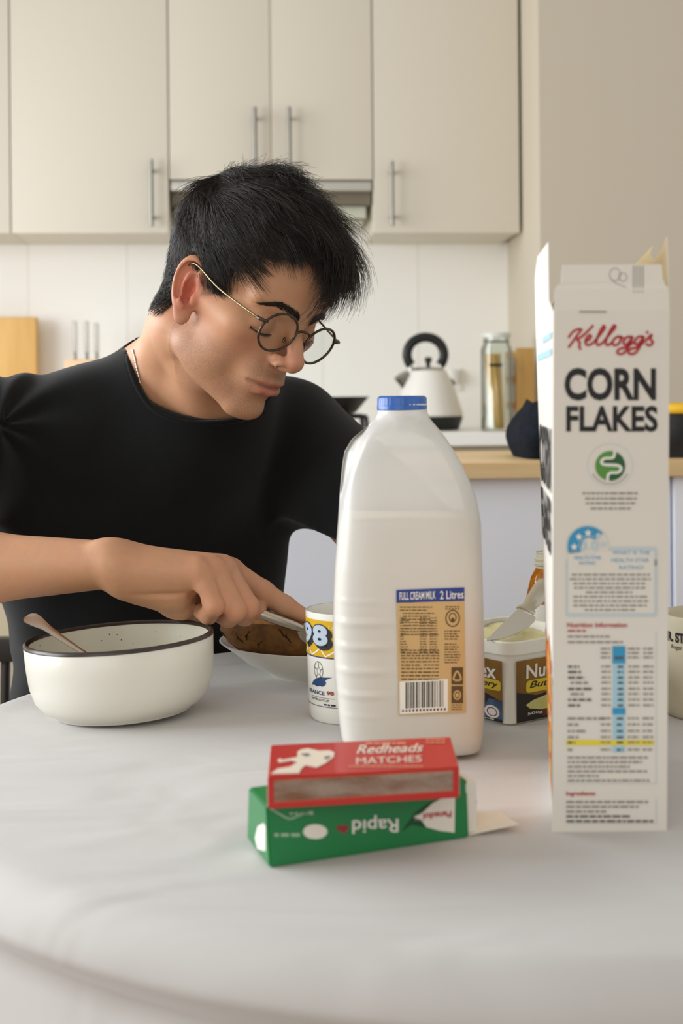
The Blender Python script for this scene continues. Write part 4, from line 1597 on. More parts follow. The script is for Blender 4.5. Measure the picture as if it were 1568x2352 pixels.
rc = random.Random(4)
for v, a, b in ((1131, 1337, 1466), (1143, 1343, 1462), (1154, 1345, 1458), (1166, 1356, 1448)):
    pc.small(a, b, v, 4, Gp, 2, 1.0, rnd=rc)
# star rating
pc.ring(1349, 1255, 50, 49, 1.5, Blp, 1)
pc.poly([(1349 + 46 * math.cos(math.radians(a)), 1255 - 46 * math.sin(math.radians(a))) for a in range(40, 206, 6)] + [(1334, 1270), (1334, 1256), (1338, 1240), (1352, 1234), (1366, 1240)], Bc, 2)
pc.ring(1353, 1252, 24, 22, 1.5, Blp, 3)
pc.text('3.0', 1336, 1262, 1372, 1243, Blt, 4)


def star(cx, cy, r, m):
    pc.poly([(cx + (r if k % 2 == 0 else r * 0.45) * math.sin(PI * k / 5), cy - (r if k % 2 == 0 else r * 0.45) * math.cos(PI * k / 5)) for k in range(10)], m, 4)


for cx, cy in ((1318, 1256), (1329, 1233), (1350, 1224)):
    star(cx, cy, 9, M_WHITE)
for cx, cy in ((1374, 1230), (1386, 1250)):
    star(cx, cy, 9, Blp)
pc.text('HEALTH STAR', 1318, 1285, 1380, 1277, Bc, 4)
pc.text('RATING', 1330, 1297, 1367, 1289, Bc, 4)


def frame(u0, v0, u1, v1, w, m, layer=1):
    pc.rect(u0, v1, u1, v1 - w, m, layer); pc.rect(u0, v0 + w, u1, v0, m, layer)
    pc.rect(u0, v1, u0 + w, v0, m, layer); pc.rect(u1 - w, v1, u1, v0, m, layer)


pc.rrect(1400, 1256, 1509, 1300, 5, Blp, 1)
pc.rrect(1299, 1284, 1509, 1416, 6, Blp, 1)
pc.rrect(1304, 1266, 1502, 1408, 4, M_CARD, 2)
pc.text('WHAT IS THE', 1406, 1274, 1492, 1265, Bc, 3)
pc.text('HEALTH STAR', 1404, 1291, 1490, 1282, Bc, 3)
pc.text('RATING?', 1422, 1308, 1478, 1299, Bc, 3)
for k, (a, b) in enumerate(((1312, 1492), (1308, 1494), (1316, 1484), (1318, 1482), (1345, 1452), (1316, 1488), (1316, 1488), (1316, 1486), (1342, 1458))):
    pc.small(a, b, 1318 + k * 10.1, 4.2, Gp, 3, 1.0, rnd=rc)
pc.text('Nutrition Information', 1302, 1441, 1440, 1430, Kred, 3, bold=0.02)
pc.small(1303, 1345, 1447, 4, Kred, 3, 1.0, rnd=rc)
pc.small(1303, 1400, 1460, 4, Gp, 3, 1.0, rnd=rc)
pc.small(1303, 1430, 1473, 4, Gp, 3, 1.0, rnd=rc)
pc.rect(1407, 1728, 1435, 1486, Blt, 1)
pc.rect(1406, 1524, 1436, 1484, Bc, 2)
pc.small(1411, 1431, 1508, 6, Cd, 3, 1.0, rnd=rc)
pc.rect(1406, 1641, 1436, 1626, Bc, 2)
for v in (1488, 1498, 1508):
    for a, b in ((1378, 1402), (1440, 1470), (1476, 1500)):
        pc.small(a, b, v, 4, Gp, 3, 0.9, 'c', rc)
for k, v in enumerate((1529, 1541, 1554, 1566, 1580, 1592, 1605, 1618)):
    pc.small(1304 + (k in (3, 5)) * 6, [1330, 1334, 1342, 1350, 1362, 1340, 1358, 1332][k], v, 5, Cd if k not in (3, 5) else Gp, 3, 1.0, rnd=rc)
    for a, b in ((1378, 1402), (1440, 1468), (1474, 1500)):
        pc.small(a, b, v, 4, Gp, 3, 0.9, 'r', rc)
    pc.small(1418, 1431, v, 5, Cd, 3, 1.0, 'r', rc)
for k, v in enumerate((1648, 1662, 1677, 1691, 1706, 1720)):
    if k == 4:
        pc.rect(1300, v + 6, 1501, v - 6, Yc, 2)
        v -= 3
    pc.small(1303, [1390, 1328, 1344, 1328, 1320, 1314][k], v, 5, Cd if k == 4 else Gp, 4, 1.0, rnd=rc)
    for a, b in ((1378, 1402), (1440, 1468), (1474, 1500)):
        pc.small(a, b, v, 4, Gp, 4, 0.95, 'r', rc)
    pc.small(1416, 1431, v, 5, Cd, 4, 1.0, 'r', rc)
for k, b in enumerate((1490, 1474, 1446, 1486, 1376, 1492)):
    pc.small(1303, b, 1738 + k * 10.6, 4, Gp, 3, 1.0, rnd=rc)
for v0, v1 in ((1450, 1800), (1834, 1892)):
    pc.rect(1506, v1, 1507.5, v0, Blp, 2)
    pc.rect(1300, v1, 1507, v1 - 1.5, Blp, 2)
pc.text('Ingredients', 1300, 1830, 1367, 1818, Kred, 3, bold=0.02)
for k, b in enumerate((1488, 1466, 1392, 1446, 1500)):
    pc.small(1300, b, 1840 + k * 11, 4.5, Cd if k > 2 else Gp, 3, 1.0, rnd=rc)
# marks on the standing flap
_fl = pc.fn
pc.fn = lambda u, v, layer: P(u, v, dA + (dB - dA) * (u - 1267) / 264.0 + 0.006 * (713 - v) / 105.0 - 0.0007 - 0.00012 * layer)
pc.ring(1412, 630, 13, 15, 1.2, Gp, 1)
pc.stroke([(1402, 638), (1414, 650), (1438, 660)], 1.2, Gp, 1)
pc.ring(1430, 636, 10, 10, 1.2, Gp, 1)
for u in (1454, 1461, 1468, 1475):
    pc.rect(u, 672, u + 2, 610, Gp, 1)
pc.rect(1330, 717, 1392, 714, Gp, 1)
pc.fn = _fl
pc.build('nutrition_print', cf, world=True)


def lfn(s, t, layer):
    a, d = A0.lerp(A1, t), D0.lerp(D1, t)
    p = a.lerp(d, s)
    n = (d - a).cross(Vector((0, 0, 1))).normalized()
    if n.x > 0:
        n = -n
    return p + n * (0.0003 + 0.00014 * layer)


pf_ = Print(lfn)
vt = lambda v: (1911 - v) / 1198.0
Fl1, Fl2, Fl3 = mat('flake_orange', rgb(222, 150, 58), 0.6, noise=(120, rgb(196, 110, 34))), mat('flake_gold', rgb(240, 196, 96), 0.6), mat('flake_red', rgb(206, 84, 52), 0.6)
pf_.text('CORN', 0.95, vt(1140), 0.10, vt(985), M_BLACK, 2, bold=0.05)
pf_.text('FLAKES', 0.95, vt(1290), 0.10, vt(1155), M_BLACK, 2, bold=0.05)
pf_.rect(0.08, vt(775), 0.55, vt(760), Blt, 1); pf_.rect(0.08, vt(815), 0.9, vt(798), Blt, 1)
pf_.poly([(0.02, vt(1850)), (0.98, vt(1850)), (0.98, vt(1600)), (0.6, vt(1560)), (0.4, vt(1500)), (0.2, vt(1530)), (0.02, vt(1600))], Fl1, 1)
rf = random.Random(9)
for k in range(46):
    s, v = rf.uniform(0.06, 0.94), rf.uniform(1540, 1840)
    pf_.ell(s, vt(v), rf.uniform(0.03, 0.08), rf.uniform(0.008, 0.018), rf.choice([Fl2, Fl2, Fl1, Fl3]), 2 + k % 2, 9)
pf_.build('front_print', cf, world=True)

# ------------------------------------------------------------------ medicine box and matchbox
def hexa(name, b4, t4, m, par, bevel=0.0012):
    bm = bmesh.new()
    lo = [bm.verts.new(p) for p in b4]
    hi = [bm.verts.new(p) for p in t4]
    bm.faces.new(lo[::-1]); bm.faces.new(hi)
    for i in range(4):
        bm.faces.new((lo[i], lo[(i + 1) % 4], hi[(i + 1) % 4], hi[i]))
    bmesh.ops.bevel(bm, geom=bm.edges[:], offset=bevel, segments=2, affect='EDGES')
    return from_bm(name, bm, m, par, smooth=True, world=True, angle=35)


def plane_px(p0, p1, p2):
    n = (p1 - p0).cross(p2 - p0).normalized()
    c = Vector((0, 0, CAM_Z))
    if n.dot(c - p0) < 0:
        n = -n

    def fn(u, v, layer):
        x, z = ray(u, v)
        d = Vector((x, 1, z))
        t = n.dot(p0 - c) / n.dot(d)
        return c + d * t + n * (0.00018 + 0.00012 * layer)
    return fn


HG = 0.0362
G = [PZ(619, 1995, TZ), PZ(1077, 1924, TZ)]
g3 = PZ(567, 1925, TZ)
G = G + [G[1] + (g3 - G[0]), g3]
T0, T3 = PZ(611, 1852, TZ + HG), PZ(570, 1808, TZ + HG)
T1 = T0 + (G[1] - G[0]) * 1.01
T = [T0, T1, T1 + (T3 - T0), T3]
gc = sum(G, Vector()) / 4
gb = tag(empty('medicine_box', (gc.x, gc.y, TZ)), 'green tablet box lying on its side under the red matchbox, white flap out', 'box')
M_GRN = mat('green_card', rgb(18, 124, 64), 0.35, coat=0.15)
hexa('carton_body', G, T, M_GRN, gb)
ax = (G[1] - G[0]).normalized()
up_ = Vector((0, 0, 1))
inb = [G[1] + (g3 - G[0]) * 0.06 + up_ * 0.0015, G[1] + (g3 - G[0]) * 0.94 + up_ * 0.0015]
M_CARDW = mat('white_card', rgb(232, 228, 216), 0.55)
hexa('inner_end', [inb[0] - ax * 0.01, inb[0] + ax * 0.0075, inb[1] + ax * 0.0075, inb[1] - ax * 0.01], [p + up_ * (HG - 0.004) for p in (inb[0] - ax * 0.01, inb[0] + ax * 0.0075, inb[1] + ax * 0.0075, inb[1] - ax * 0.01)], M_CARDW, gb, 0.0008)
f0 = G[1] + ax * 0.0005 + (g3 - G[0]) * 0.03 + up_ * 0.0006
f1 = G[1] + ax * 0.0005 + (g3 - G[0]) * 0.97 + up_ * 0.0006
ft0, ft1 = PZ(1191, 1894, TZ + 0.005), PZ(1150, 1868, TZ + 0.006)
hexa('open_flap', [f0, ft0, ft1, f1], [p + up_ * 0.0006 for p in (f0, ft0, ft1, f1)], M_CARDW, gb, 0.0002)
pg = Print(plane_px(G[0], G[1], T0))
z4 = lambda pts: [(540 + x / 2.306, 1660 + y / 2.306) for x, y in pts]
pg.poly(z4([(945, 492), (985, 478), (1040, 428), (1085, 402), (1163, 394), (1160, 582), (1080, 572), (1010, 552), (985, 515), (950, 520)]), M_CARDW, 1)
Dg = mat('green_dark', rgb(14, 74, 38), 0.4)
pg.poly(z4([(1090, 398), (1010, 432), (950, 480), (880, 575), (935, 540), (1010, 555), (985, 515), (945, 500), (990, 478), (1040, 430), (1085, 404)]), Dg, 1)
pg.text('Panadol', 992, 1861, 969, 1879, Kred, 2) if False else None
pg.text('Panadol', 1036, 1862, 971, 1877, Kred, 2, bold=0.03, skew=6)
pg.text('Rapid', 914, 1870, 808, 1911, M_WHITE, 2, bold=0.01, skew=4)
pg.poly(z4([(535, 548), (590, 540), (600, 555), (575, 590), (560, 575), (535, 565)]), Rdl, 2)
pg.ell(723, 1910, 28, 17, M_CARDW, 2)
pg.small(629, 691, 1914, 7, mat('pale_green', rgb(160, 190, 160), 0.5), 2, 0.95)
pg.small(664, 722, 1866, 5, mat('pale_green', rgb(160, 190, 160), 0.5), 2, 0.95)
pg.stroke(z4([(180, 452), (225, 478), (285, 508), (340, 490), (410, 468)]), 3.5, mat('pale_green', rgb(160, 190, 160), 0.5), 2)
pg.build('front_print', gb, world=True)
pe_ = Print(plane_px(G[0], G[3], T0))
pe_.poly([(592, 1950), (586, 1925), (592, 1898), (607, 1890), (611, 1900), (611, 1955)], M_CARDW, 1)
pe_.build('end_print', gb, world=True)
pr2 = Print(plane_px(inb[0] + ax * 0.0075, inb[1] + ax * 0.0075, inb[0] + ax * 0.0075 + up_ * 0.02))
pr2.ell(1091, 1842, 4, 9, M_GREYP, 1)
pr2.build('end_mark', gb, world=True)

HM = 0.0186
ZM = TZ + HG + 0.0008
tl, tr_, bl_, br_ = PZ(615, 1786, ZM + HM), PZ(1054, 1762, ZM + HM), PZ(622, 1711, ZM + HM), PZ(1034, 1692, ZM + HM)
Tm = [tl, tr_, br_, bl_]
Bm = [p - up_ * HM for p in Tm]
mc_ = sum(Bm, Vector()) / 4
mb = tag(empty('matchbox', (mc_.x, mc_.y, ZM)), 'red matchbox with a worn striker strip lying on the green tablet box', 'box')
M_RED = mat('red_card', rgb(190, 38, 32), 0.45, coat=0.1)
hexa('sleeve', Bm, Tm, M_RED, mb, 0.0006)
ua_ = (tr_ - tl).normalized(); va_ = (bl_ - tl).normalized()
for a, b, s in ((Bm[0], Bm[3], -1), (Bm[1], Bm[2], 1)):
    e_ = ua_ * (0.0004 * s)
    q0, q1 = a + va_ * 0.0015 + up_ * 0.0012, b - va_ * 0.0015 + up_ * 0.0012
    hexa('tray', [q0 - e_ * 4, q0 + e_, q1 + e_, q1 - e_ * 4], [p + up_ * (HM - 0.0024) for p in (q0 - e_ * 4, q0 + e_, q1 + e_, q1 - e_ * 4)], M_CARDW, mb, 0.0001)
pm_ = Print(plane_px(tl, tr_, bl_))
RW = mat('red_print_white', rgb(232, 218, 200), 0.5)
RP = mat('red_print_pale', rgb(222, 142, 110), 0.5)
pm_.poly(z4([(185, 274), (225, 245), (290, 235), (328, 212), (296, 203), (232, 214), (224, 200), (235, 190), (250, 198), (328, 184), (330, 155), (350, 143), (385, 137), (440, 150), (500, 148), (526, 160), (520, 185), (476, 218), (430, 240), (372, 228), (350, 245), (338, 270)]), RW, 1)
pm_.poly(z4([(345, 168), (385, 164), (400, 176), (372, 182)]), M_GREYP, 2)
pm_.poly(z4([(470, 182), (505, 178), (495, 195), (474, 196)]), M_GREYP, 2)
pm_.text('Redheads', 818, 1733, 972, 1713, RW, 2, bold=0.01, shear=0.35, skew=-5)
pm_.text('MATCHES', 818, 1757, 968, 1742, RW, 2, skew=-6)
pm_.small(840, 935, 1706, 5, RP, 2, 1.0)
pm_.small(800, 990, 1760, 3.5, RP, 2, 0.9)
for v in (1698, 1705):
    pm_.small(978, 1024, v, 3.4, RP, 2, 0.95)
pm_.build('lid_print', mb, world=True)


def striker_mat():
    m = bpy.data.materials.new('striker')
    m.use_nodes = True
    nt = m.node_tree
    b = nt.nodes['Principled BSDF']
    tc = nt.nodes.new('ShaderNodeTexCoord')
    w = nt.nodes.new('ShaderNodeTexVoronoi'); w.inputs['Scale'].default_value = 900
    n = nt.nodes.new('ShaderNodeTexNoise'); n.inputs['Scale'].default_value = 1; n.inputs['Detail'].default_value = 3
    mp = nt.nodes.new('ShaderNodeMapping'); mp.inputs['Scale'].default_value = (28, 28, 120)
    r = nt.nodes.new('ShaderNodeValToRGB')
    r.color_ramp.elements[0].position = 0.36; r.color_ramp.elements[0].color = rgb(138, 98, 76)
    r.color_ramp.elements[1].position = 0.6; r.color_ramp.elements[1].color = rgb(168, 146, 130)
    mx = nt.nodes.new('ShaderNodeMixRGB'); mx.blend_type = 'MULTIPLY'; mx.inputs[0].default_value = 0.35
    nt.links.new(tc.outputs['Object'], w.inputs['Vector']); nt.links.new(tc.outputs['Object'], mp.inputs['Vector']); nt.links.new(mp.outputs['Vector'], n.inputs['Vector'])
    nt.links.new(n.outputs['Fac'], r.inputs['Fac']); nt.links.new(r.outputs['Color'], mx.inputs[1]); nt.links.new(w.outputs['Distance'], mx.inputs[2])
    nt.links.new(mx.outputs['Color'], b.inputs['Base Color'])
    b.inputs['Roughness'].default_value = 0.9
    return m


ps_ = Print(plane_px(Tm[0], Tm[1], Bm[0]))
ps_.quad([(629, 1842), (1039, 1815), (1039, 1770), (629, 1793)], striker_mat(), 1)
Or = mat('striker_edge', rgb(206, 84, 44), 0.5)
for a, b in (((627, 1792), (1040, 1769)), ((627, 1843), (1040, 1816))):
    ps_.quad([(a[0], a[1] + 1.2), (b[0], b[1] + 1.2), (b[0], b[1] - 1.2), (a[0], a[1] - 1.2)], Or, 2)
ps_.build('striker_strip', mb, world=True)
# ------------------------------------------------------------------ the man: smooth solid modelled as one surface
def Rx(a): c, s = math.cos(a), math.sin(a); return np.array([[1, 0, 0], [0, c, -s], [0, s, c]])
def Ry(a): c, s = math.cos(a), math.sin(a); return np.array([[c, 0, s], [0, 1, 0], [-s, 0, c]])
def Rz(a): c, s = math.cos(a), math.sin(a); return np.array([[c, -s, 0], [s, c, 0], [0, 0, 1]])


_rr = Ry(ROLL)
_cam = np.array([0, 0, CAM_Z])
HEAD_O = _rr @ (np.array([-0.1068, 1.4855, 1.1270]) - _cam) + _cam
HEAD_M = _rr @ Rz(math.radians(227)) @ Rx(math.radians(-28.0)) @ Ry(math.radians(-8.0))
HEAD_S = 0.9695


def HL(*p):
    """head-local metres (x to the man's right, y forward, z up) to world"""
    return HEAD_O + HEAD_S * (HEAD_M @ np.array(p, float))


def to_local(Q):
    return (Q - HEAD_O) @ HEAD_M / HEAD_S


A_ = lambda v: np.array(v, float)


class Field:
    def __init__(self):
        self.ops = []

    def add(self, c, rad, k, mode, fn):
        self.ops.append((A_(c), rad, k, mode, fn))

    def ell(self, c, r, k=0.01, mode='u', head=False, rot=None):
        c, r = A_(c), A_(r)
        if head:
            cw, M, s = HL(*c), HEAD_M if rot is None else HEAD_M @ rot, HEAD_S
        else:
            cw, M, s = c, np.eye(3) if rot is None else rot, 1.0

        def fn(Q):
            q = (Q - cw) @ M / s
            k0 = np.sqrt(((q / r) ** 2).sum(-1))
            k1 = np.sqrt(((q / (r * r)) ** 2).sum(-1)) + 1e-9
            return np.where(k0 < 1e-6, -r.min(), k0 * (k0 - 1) / k1) * s
        self.add(cw, r.max() * s, k, mode, fn)

    def cone(self, a, b, ra, rb, k=0.01, mode='u', head=False):
        s = 1.0
        if head:
            a, b, s = HL(*a), HL(*b), HEAD_S
        a, b = A_(a), A_(b)
        ra, rb = ra * s, rb * s
        ab = b - a
        L2 = max(ab @ ab, 1e-12)

        def fn(Q):
            t = np.clip(((Q - a) @ ab) / L2, 0, 1)
            d = np.sqrt((((Q - a) - t[..., None] * ab) ** 2).sum(-1))
            return d - (ra + (rb - ra) * t)
        self.add((a + b) / 2, np.sqrt(L2) / 2 + max(ra, rb), k, mode, fn)

    def chain(self, pts, rads, k=0.006, mode='u', head=False, kin=0.004, fine=False):
        """smooth bent tube as one op"""
        s = HEAD_S if head else 1.0
        pts = [HL(*p) if head else A_(p) for p in pts]
        if not isinstance(rads, (list, tuple)):
            rads = [rads] * len(pts)
        rads = [r * s for r in rads]
        if fine and len(pts) > 2:
            P4 = smooth_path([tuple(p) for p in pts], 3)
            rads = list(np.interp(np.linspace(0, len(pts) - 1, len(P4)), range(len(pts)), rads))
            pts = [A_(tuple(p)) for p in P4]
        c = sum(pts) / len(pts)
        R = max(np.linalg.norm(p - c) + r for p, r in zip(pts, rads))

        def fn(Q):
            d = None
            for (a, ra), (b, rb) in zip(zip(pts[:-1], rads[:-1]), zip(pts[1:], rads[1:])):
                ab = b - a
                t = np.clip(((Q - a) @ ab) / max(ab @ ab, 1e-12), 0, 1)
                e = np.sqrt((((Q - a) - t[..., None] * ab) ** 2).sum(-1)) - (ra + (rb - ra) * t)
                if d is None:
                    d = e
                else:
                    h = np.maximum(kin - np.abs(d - e), 0) / kin
                    d = np.minimum(d, e) - h * h * kin / 4
            return d
        self.add(c, R, k, mode, fn)

    def bump(self, c, sig, amp, head=False, rot=None):
        sig = A_(sig)
        cw, M, s = (HL(*A_(c)), HEAD_M if rot is None else HEAD_M @ rot, HEAD_S) if head else (A_(c), np.eye(3) if rot is None else rot, 1.0)

        def fn(Q):
            q = (Q - cw) @ M / s / sig
            return amp * np.exp(-(q ** 2).sum(-1))
        self.add(cw, sig.max() * s * 2.2, 0, 'd', fn)

    def free(self, c, rad, fn, k=0.01, mode='u'):
        self.add(c, rad, k, mode, fn)

    def ev(self, Q, brad=0.0, centers=None):
        """Q: (nb, m, 3) blocks with the given block centres, or (m, 3) points"""
        if centers is None:
            Q = Q[:, None, :]
            centers = Q[:, 0, :]
            flat = True
        else:
            flat = False
        D = np.full(Q.shape[:2], 0.2)
        for c, rad, k, mode, fn in self.ops:
            sel = np.nonzero(((centers - c) ** 2).sum(-1) < (rad + brad + 1.5 * k + 0.034) ** 2)[0] if mode != 'all' else np.arange(len(centers))
            if not len(sel):
                continue
            f = fn(Q[sel])
            d = D[sel]
            if mode == 'u':
                h = np.maximum(k - np.abs(d - f), 0) / max(k, 1e-9)
                D[sel] = np.minimum(d, f) - h * h * k / 4
            elif mode == 's':
                f = -f
                h = np.maximum(k - np.abs(d - f), 0) / max(k, 1e-9)
                D[sel] = np.maximum(d, f) + h * h * k / 4
            elif mode == 'i':
                D[sel] = np.maximum(d, f)
            else:
                D[sel] = d - f
        return D[:, 0] if flat else D

    def mesh(self, lo, hi, vox):
        lo, hi = A_(lo), A_(hi)
        B = 8
        bs = B * vox
        nb = np.ceil((hi - lo) / bs).astype(int)
        idx = np.stack(np.meshgrid(*[np.arange(n) for n in nb], indexing='ij'), -1).reshape(-1, 3)
        cen = lo + (idx + 0.5) * bs
        d = np.concatenate([self.ev(c) for c in np.array_split(cen, max(1, len(cen) // 200000))])
        keep = np.abs(d) < bs * 0.87 + 0.014
        idx, cen = idx[keep], cen[keep]
        g = np.stack(np.meshgrid(*[np.arange(B + 1)] * 3, indexing='ij'), -1).reshape(-1, 3)
        dims = nb * B + 2
        VK, VP, FK = [], [], []
        key = lambda I: (I[..., 0] * dims[1] + I[..., 1]) * dims[2] + I[..., 2]
        brad = bs * 0.87
        corners = np.array([(i, j, k) for i in (0, 1) for j in (0, 1) for k in (0, 1)])
        edges = [(a, b) for a in range(8) for b in range(a + 1, 8) if np.abs(corners[a] - corners[b]).sum() == 1]
        CH = 400
        for s in range(0, len(idx), CH):
            I = idx[s:s + CH]
            G = I[:, None, :] * B + g[None]
            Q = lo + G * vox
            D = self.ev(Q, brad, cen[s:s + CH]).reshape(-1, B + 1, B + 1, B + 1)
            # cell vertices
            cd = np.stack([D[:, c[0]:B + c[0], c[1]:B + c[1], c[2]:B + c[2]] for c in corners], -1)
            sg = cd < 0
            act = sg.any(-1) & ~sg.all(-1)
            w = np.nonzero(act)
            if len(w[0]):
                cc = cd[w]
                acc = np.zeros((len(cc), 3)); cnt = np.zeros(len(cc))
                for a, b in edges:
                    m = (cc[:, a] < 0) != (cc[:, b] < 0)
                    t = np.where(m, cc[:, a] / np.where(m, cc[:, a] - cc[:, b], 1), 0)
                    p = corners[a] + t[:, None] * (corners[b] - corners[a])
                    acc += p * m[:, None]; cnt += m
                cell = I[w[0]] * B + np.stack(w[1:], -1)
                VK.append(key(cell)); VP.append(lo + (cell + acc / cnt[:, None]) * vox)
            # faces
            for ax in range(3):
                sh = [slice(0, B)] * 3
                sh2 = list(sh); sh2[ax] = slice(1, B + 1)
                d0, d1 = D[(slice(None),) + tuple(sh)], D[(slice(None),) + tuple(sh2)]
                cr = (d0 < 0) != (d1 < 0)
                w = np.nonzero(cr)
                if not len(w[0]):
                    continue
                c = I[w[0]] * B + np.stack(w[1:], -1)
                u, v = (ax + 1) % 3, (ax + 2) % 3
                eu, ev_ = np.eye(3, dtype=int)[u], np.eye(3, dtype=int)[v]
                q = np.stack([key(c), key(c - eu), key(c - eu - ev_), key(c - ev_)], -1)
                fl = d0[w] < 0
                q[~fl] = q[~fl][:, ::-1]
                FK.append(q)
        VK, VP, FK = np.concatenate(VK), np.concatenate(VP), np.concatenate(FK)
        o = np.argsort(VK)
        VK, VP = VK[o], VP[o]
        fi = np.searchsorted(VK, FK).clip(0, len(VK) - 1)
        ok = (VK[fi] == FK).all(-1)
        return VP, fi[ok]


def np_mesh(name, V, F, mats, parent=None, attrs=None, mi=None, smooth=True):
    me = bpy.data.meshes.new(name)
    k = F.shape[1]
    me.vertices.add(len(V)); me.vertices.foreach_set('co', V.astype(np.float32).ravel())
    me.loops.add(F.size); me.loops.foreach_set('vertex_index', F.astype(np.int32).ravel())
    me.polygons.add(len(F)); me.polygons.foreach_set('loop_start', np.arange(0, F.size, k, dtype=np.int32))
    try:
        me.polygons.foreach_set('loop_total', np.full(len(F), k, dtype=np.int32))
    except Exception:
        pass
    if mi is not None:
        me.polygons.foreach_set('material_index', mi.astype(np.int32))
    me.polygons.foreach_set('use_smooth', np.full(len(F), smooth))
    me.update(calc_edges=True)
    for nm, val in (attrs or {}).items():
        if val.ndim == 2:
            a = me.attributes.new(nm, 'FLOAT_COLOR', 'POINT')
            a.data.foreach_set('color', np.concatenate([val, np.ones((len(val), 1))], 1).astype(np.float32).ravel())
        else:
            a = me.attributes.new(nm, 'FLOAT', 'POINT')
            a.data.foreach_set('value', val.astype(np.float32))
    return link_mesh(name, me, mats, parent)


V3 = lambda v: A_(tuple(v))
# joints
NB = A_((-0.165, 1.60, 1.045))                    # base of the neck
RS, LS = V3(P(-30, 1000, 1.56)), V3(P(668, 1000, 1.70))
RE, RW_ = V3(P(-330, 1312, 1.36)), V3(P(262, 1297, 1.30))
LE, LW = V3(P(915, 1290, 1.56)), V3(P(900, 1395, 1.50))
CH_ = (RS + LS) / 2 + A_((-0.01, 0.01, -0.10))
WA = V3(P(335, 1420, 1.70))
PE = A_((WA[0] - 0.01, 1.74, 0.56))
YAW = math.atan2(LS[1] - RS[1], LS[0] - RS[0])

# ---- body
B = Field()
H = dict(head=True)
B.ell((0, -0.010, 0.050), (0.073, 0.097, 0.079), 0.01, **H)
B.ell((0, 0.034, 0.050), (0.056, 0.048, 0.054), 0.02, **H)
B.ell((0, 0.034, -0.018), (0.050, 0.050, 0.072), 0.02, **H)
for sx in (1, -1):
    B.ell((sx * 0.041, 0.020, -0.034), (0.020, 0.038, 0.044), 0.02, **H)
    B.cone((sx * 0.050, 0.004, -0.054), (sx * 0.015, 0.066, -0.0885), 0.0125, 0.0115, 0.02, **H)
    B.ell((sx * 0.043, 0.056, -0.004), (0.018, 0.017, 0.012), 0.022, **H)
    B.cone((sx * 0.047, 0.050, -0.003), (sx * 0.0655, 0.004, 0.001), 0.009, 0.008, 0.02, **H)
    B.cone((sx * 0.046, 0.066, 0.032), (sx * 0.012, 0.0815, 0.027), 0.0085, 0.0095, 0.012, **H)
B.ell((0, 0.0715, -0.0875), (0.019, 0.0165, 0.0135), 0.012, **H)
B.ell((0, 0.074, -0.050), (0.028, 0.019, 0.023), 0.015, **H)
for sx in (1, -1):
    B.ell((sx * 0.0325, 0.096, 0.007), (0.0185, 0.019, 0.0125), 0.011, 's', **H)
    B.ell((sx * 0.033, 0.0675, 0.0065), (0.0165, 0.0140, 0.0145), 0.005, **H)
    B.chain([(sx * 0.049, 0.070, 0.011), (sx * 0.041, 0.0815, 0.0155), (sx * 0.031, 0.0835, 0.0160), (sx * 0.020, 0.0805, 0.012)], 0.0012, 0.003, 's', **H)
    B.chain([(sx * 0.048, 0.071, -0.001), (sx * 0.040, 0.0800, -0.0025), (sx * 0.031, 0.0820, -0.0035), (sx * 0.021, 0.0790, -0.0015)], 0.0012, 0.003, 's', **H)
# nose
B.chain([(0, 0.0845, 0.026), (0, 0.0885, 0.012), (0, 0.0990, -0.004), (0, 0.1075, -0.015)], [0.0078, 0.0066, 0.0078, 0.0086], 0.010, **H)
B.ell((0, 0.1062, -0.0190), (0.0110, 0.0100, 0.0098), 0.004, **H)
for sx in (1, -1):
    B.ell((sx * 0.0125, 0.0960, -0.0235), (0.0064, 0.0110, 0.0076), 0.005, **H)
B.chain([(0, 0.106, -0.0245), (0, 0.094, -0.031)], [0.0042, 0.0038], 0.004, **H)
for sx in (1, -1):
    B.chain([(sx * 0.0090, 0.1045, -0.0280), (sx * 0.0122, 0.0970, -0.0275)], [0.0028, 0.0036], 0.002, 's', **H)
    B.ell((sx * 0.0132, 0.1035, -0.0262), (0.0026, 0.0042, 0.0022), 0.0015, 's', **H)
    B.chain([(sx * 0.0175, 0.0965, -0.018), (sx * 0.0205, 0.0905, -0.024), (sx * 0.0190, 0.0870, -0.031)], 0.0024, 0.005, 's', **H)
# mouth
B.chain([(-0.0235, 0.0815, -0.0525), (-0.012, 0.0905, -0.0490), (-0.004, 0.0940, -0.0475), (0, 0.0932, -0.0485), (0.004, 0.0940, -0.0475), (0.012, 0.0905, -0.0490), (0.0235, 0.0815, -0.0525)], [0.0025, 0.0042, 0.0048, 0.0045, 0.0048, 0.0042, 0.0025], 0.006, **H)
B.chain([(-0.0215, 0.0815, -0.0560), (-0.010, 0.0895, -0.0592), (0, 0.0920, -0.0602), (0.010, 0.0895, -0.0592), (0.0215, 0.0815, -0.0560)], [0.003, 0.0055, 0.0062, 0.0055, 0.003], 0.006, **H)
B.chain([(-0.0265, 0.0830, -0.0545), (-0.014, 0.0945, -0.0535), (-0.004, 0.0990, -0.0532), (0, 0.0992, -0.0540), (0.004, 0.0990, -0.0532), (0.014, 0.0945, -0.0535), (0.0265, 0.0830, -0.0545)], 0.0021, 0.0030, 's', **H)
B.ell((0, 0.0970, -0.0725), (0.020, 0.0085, 0.0060), 0.010, 's', **H)

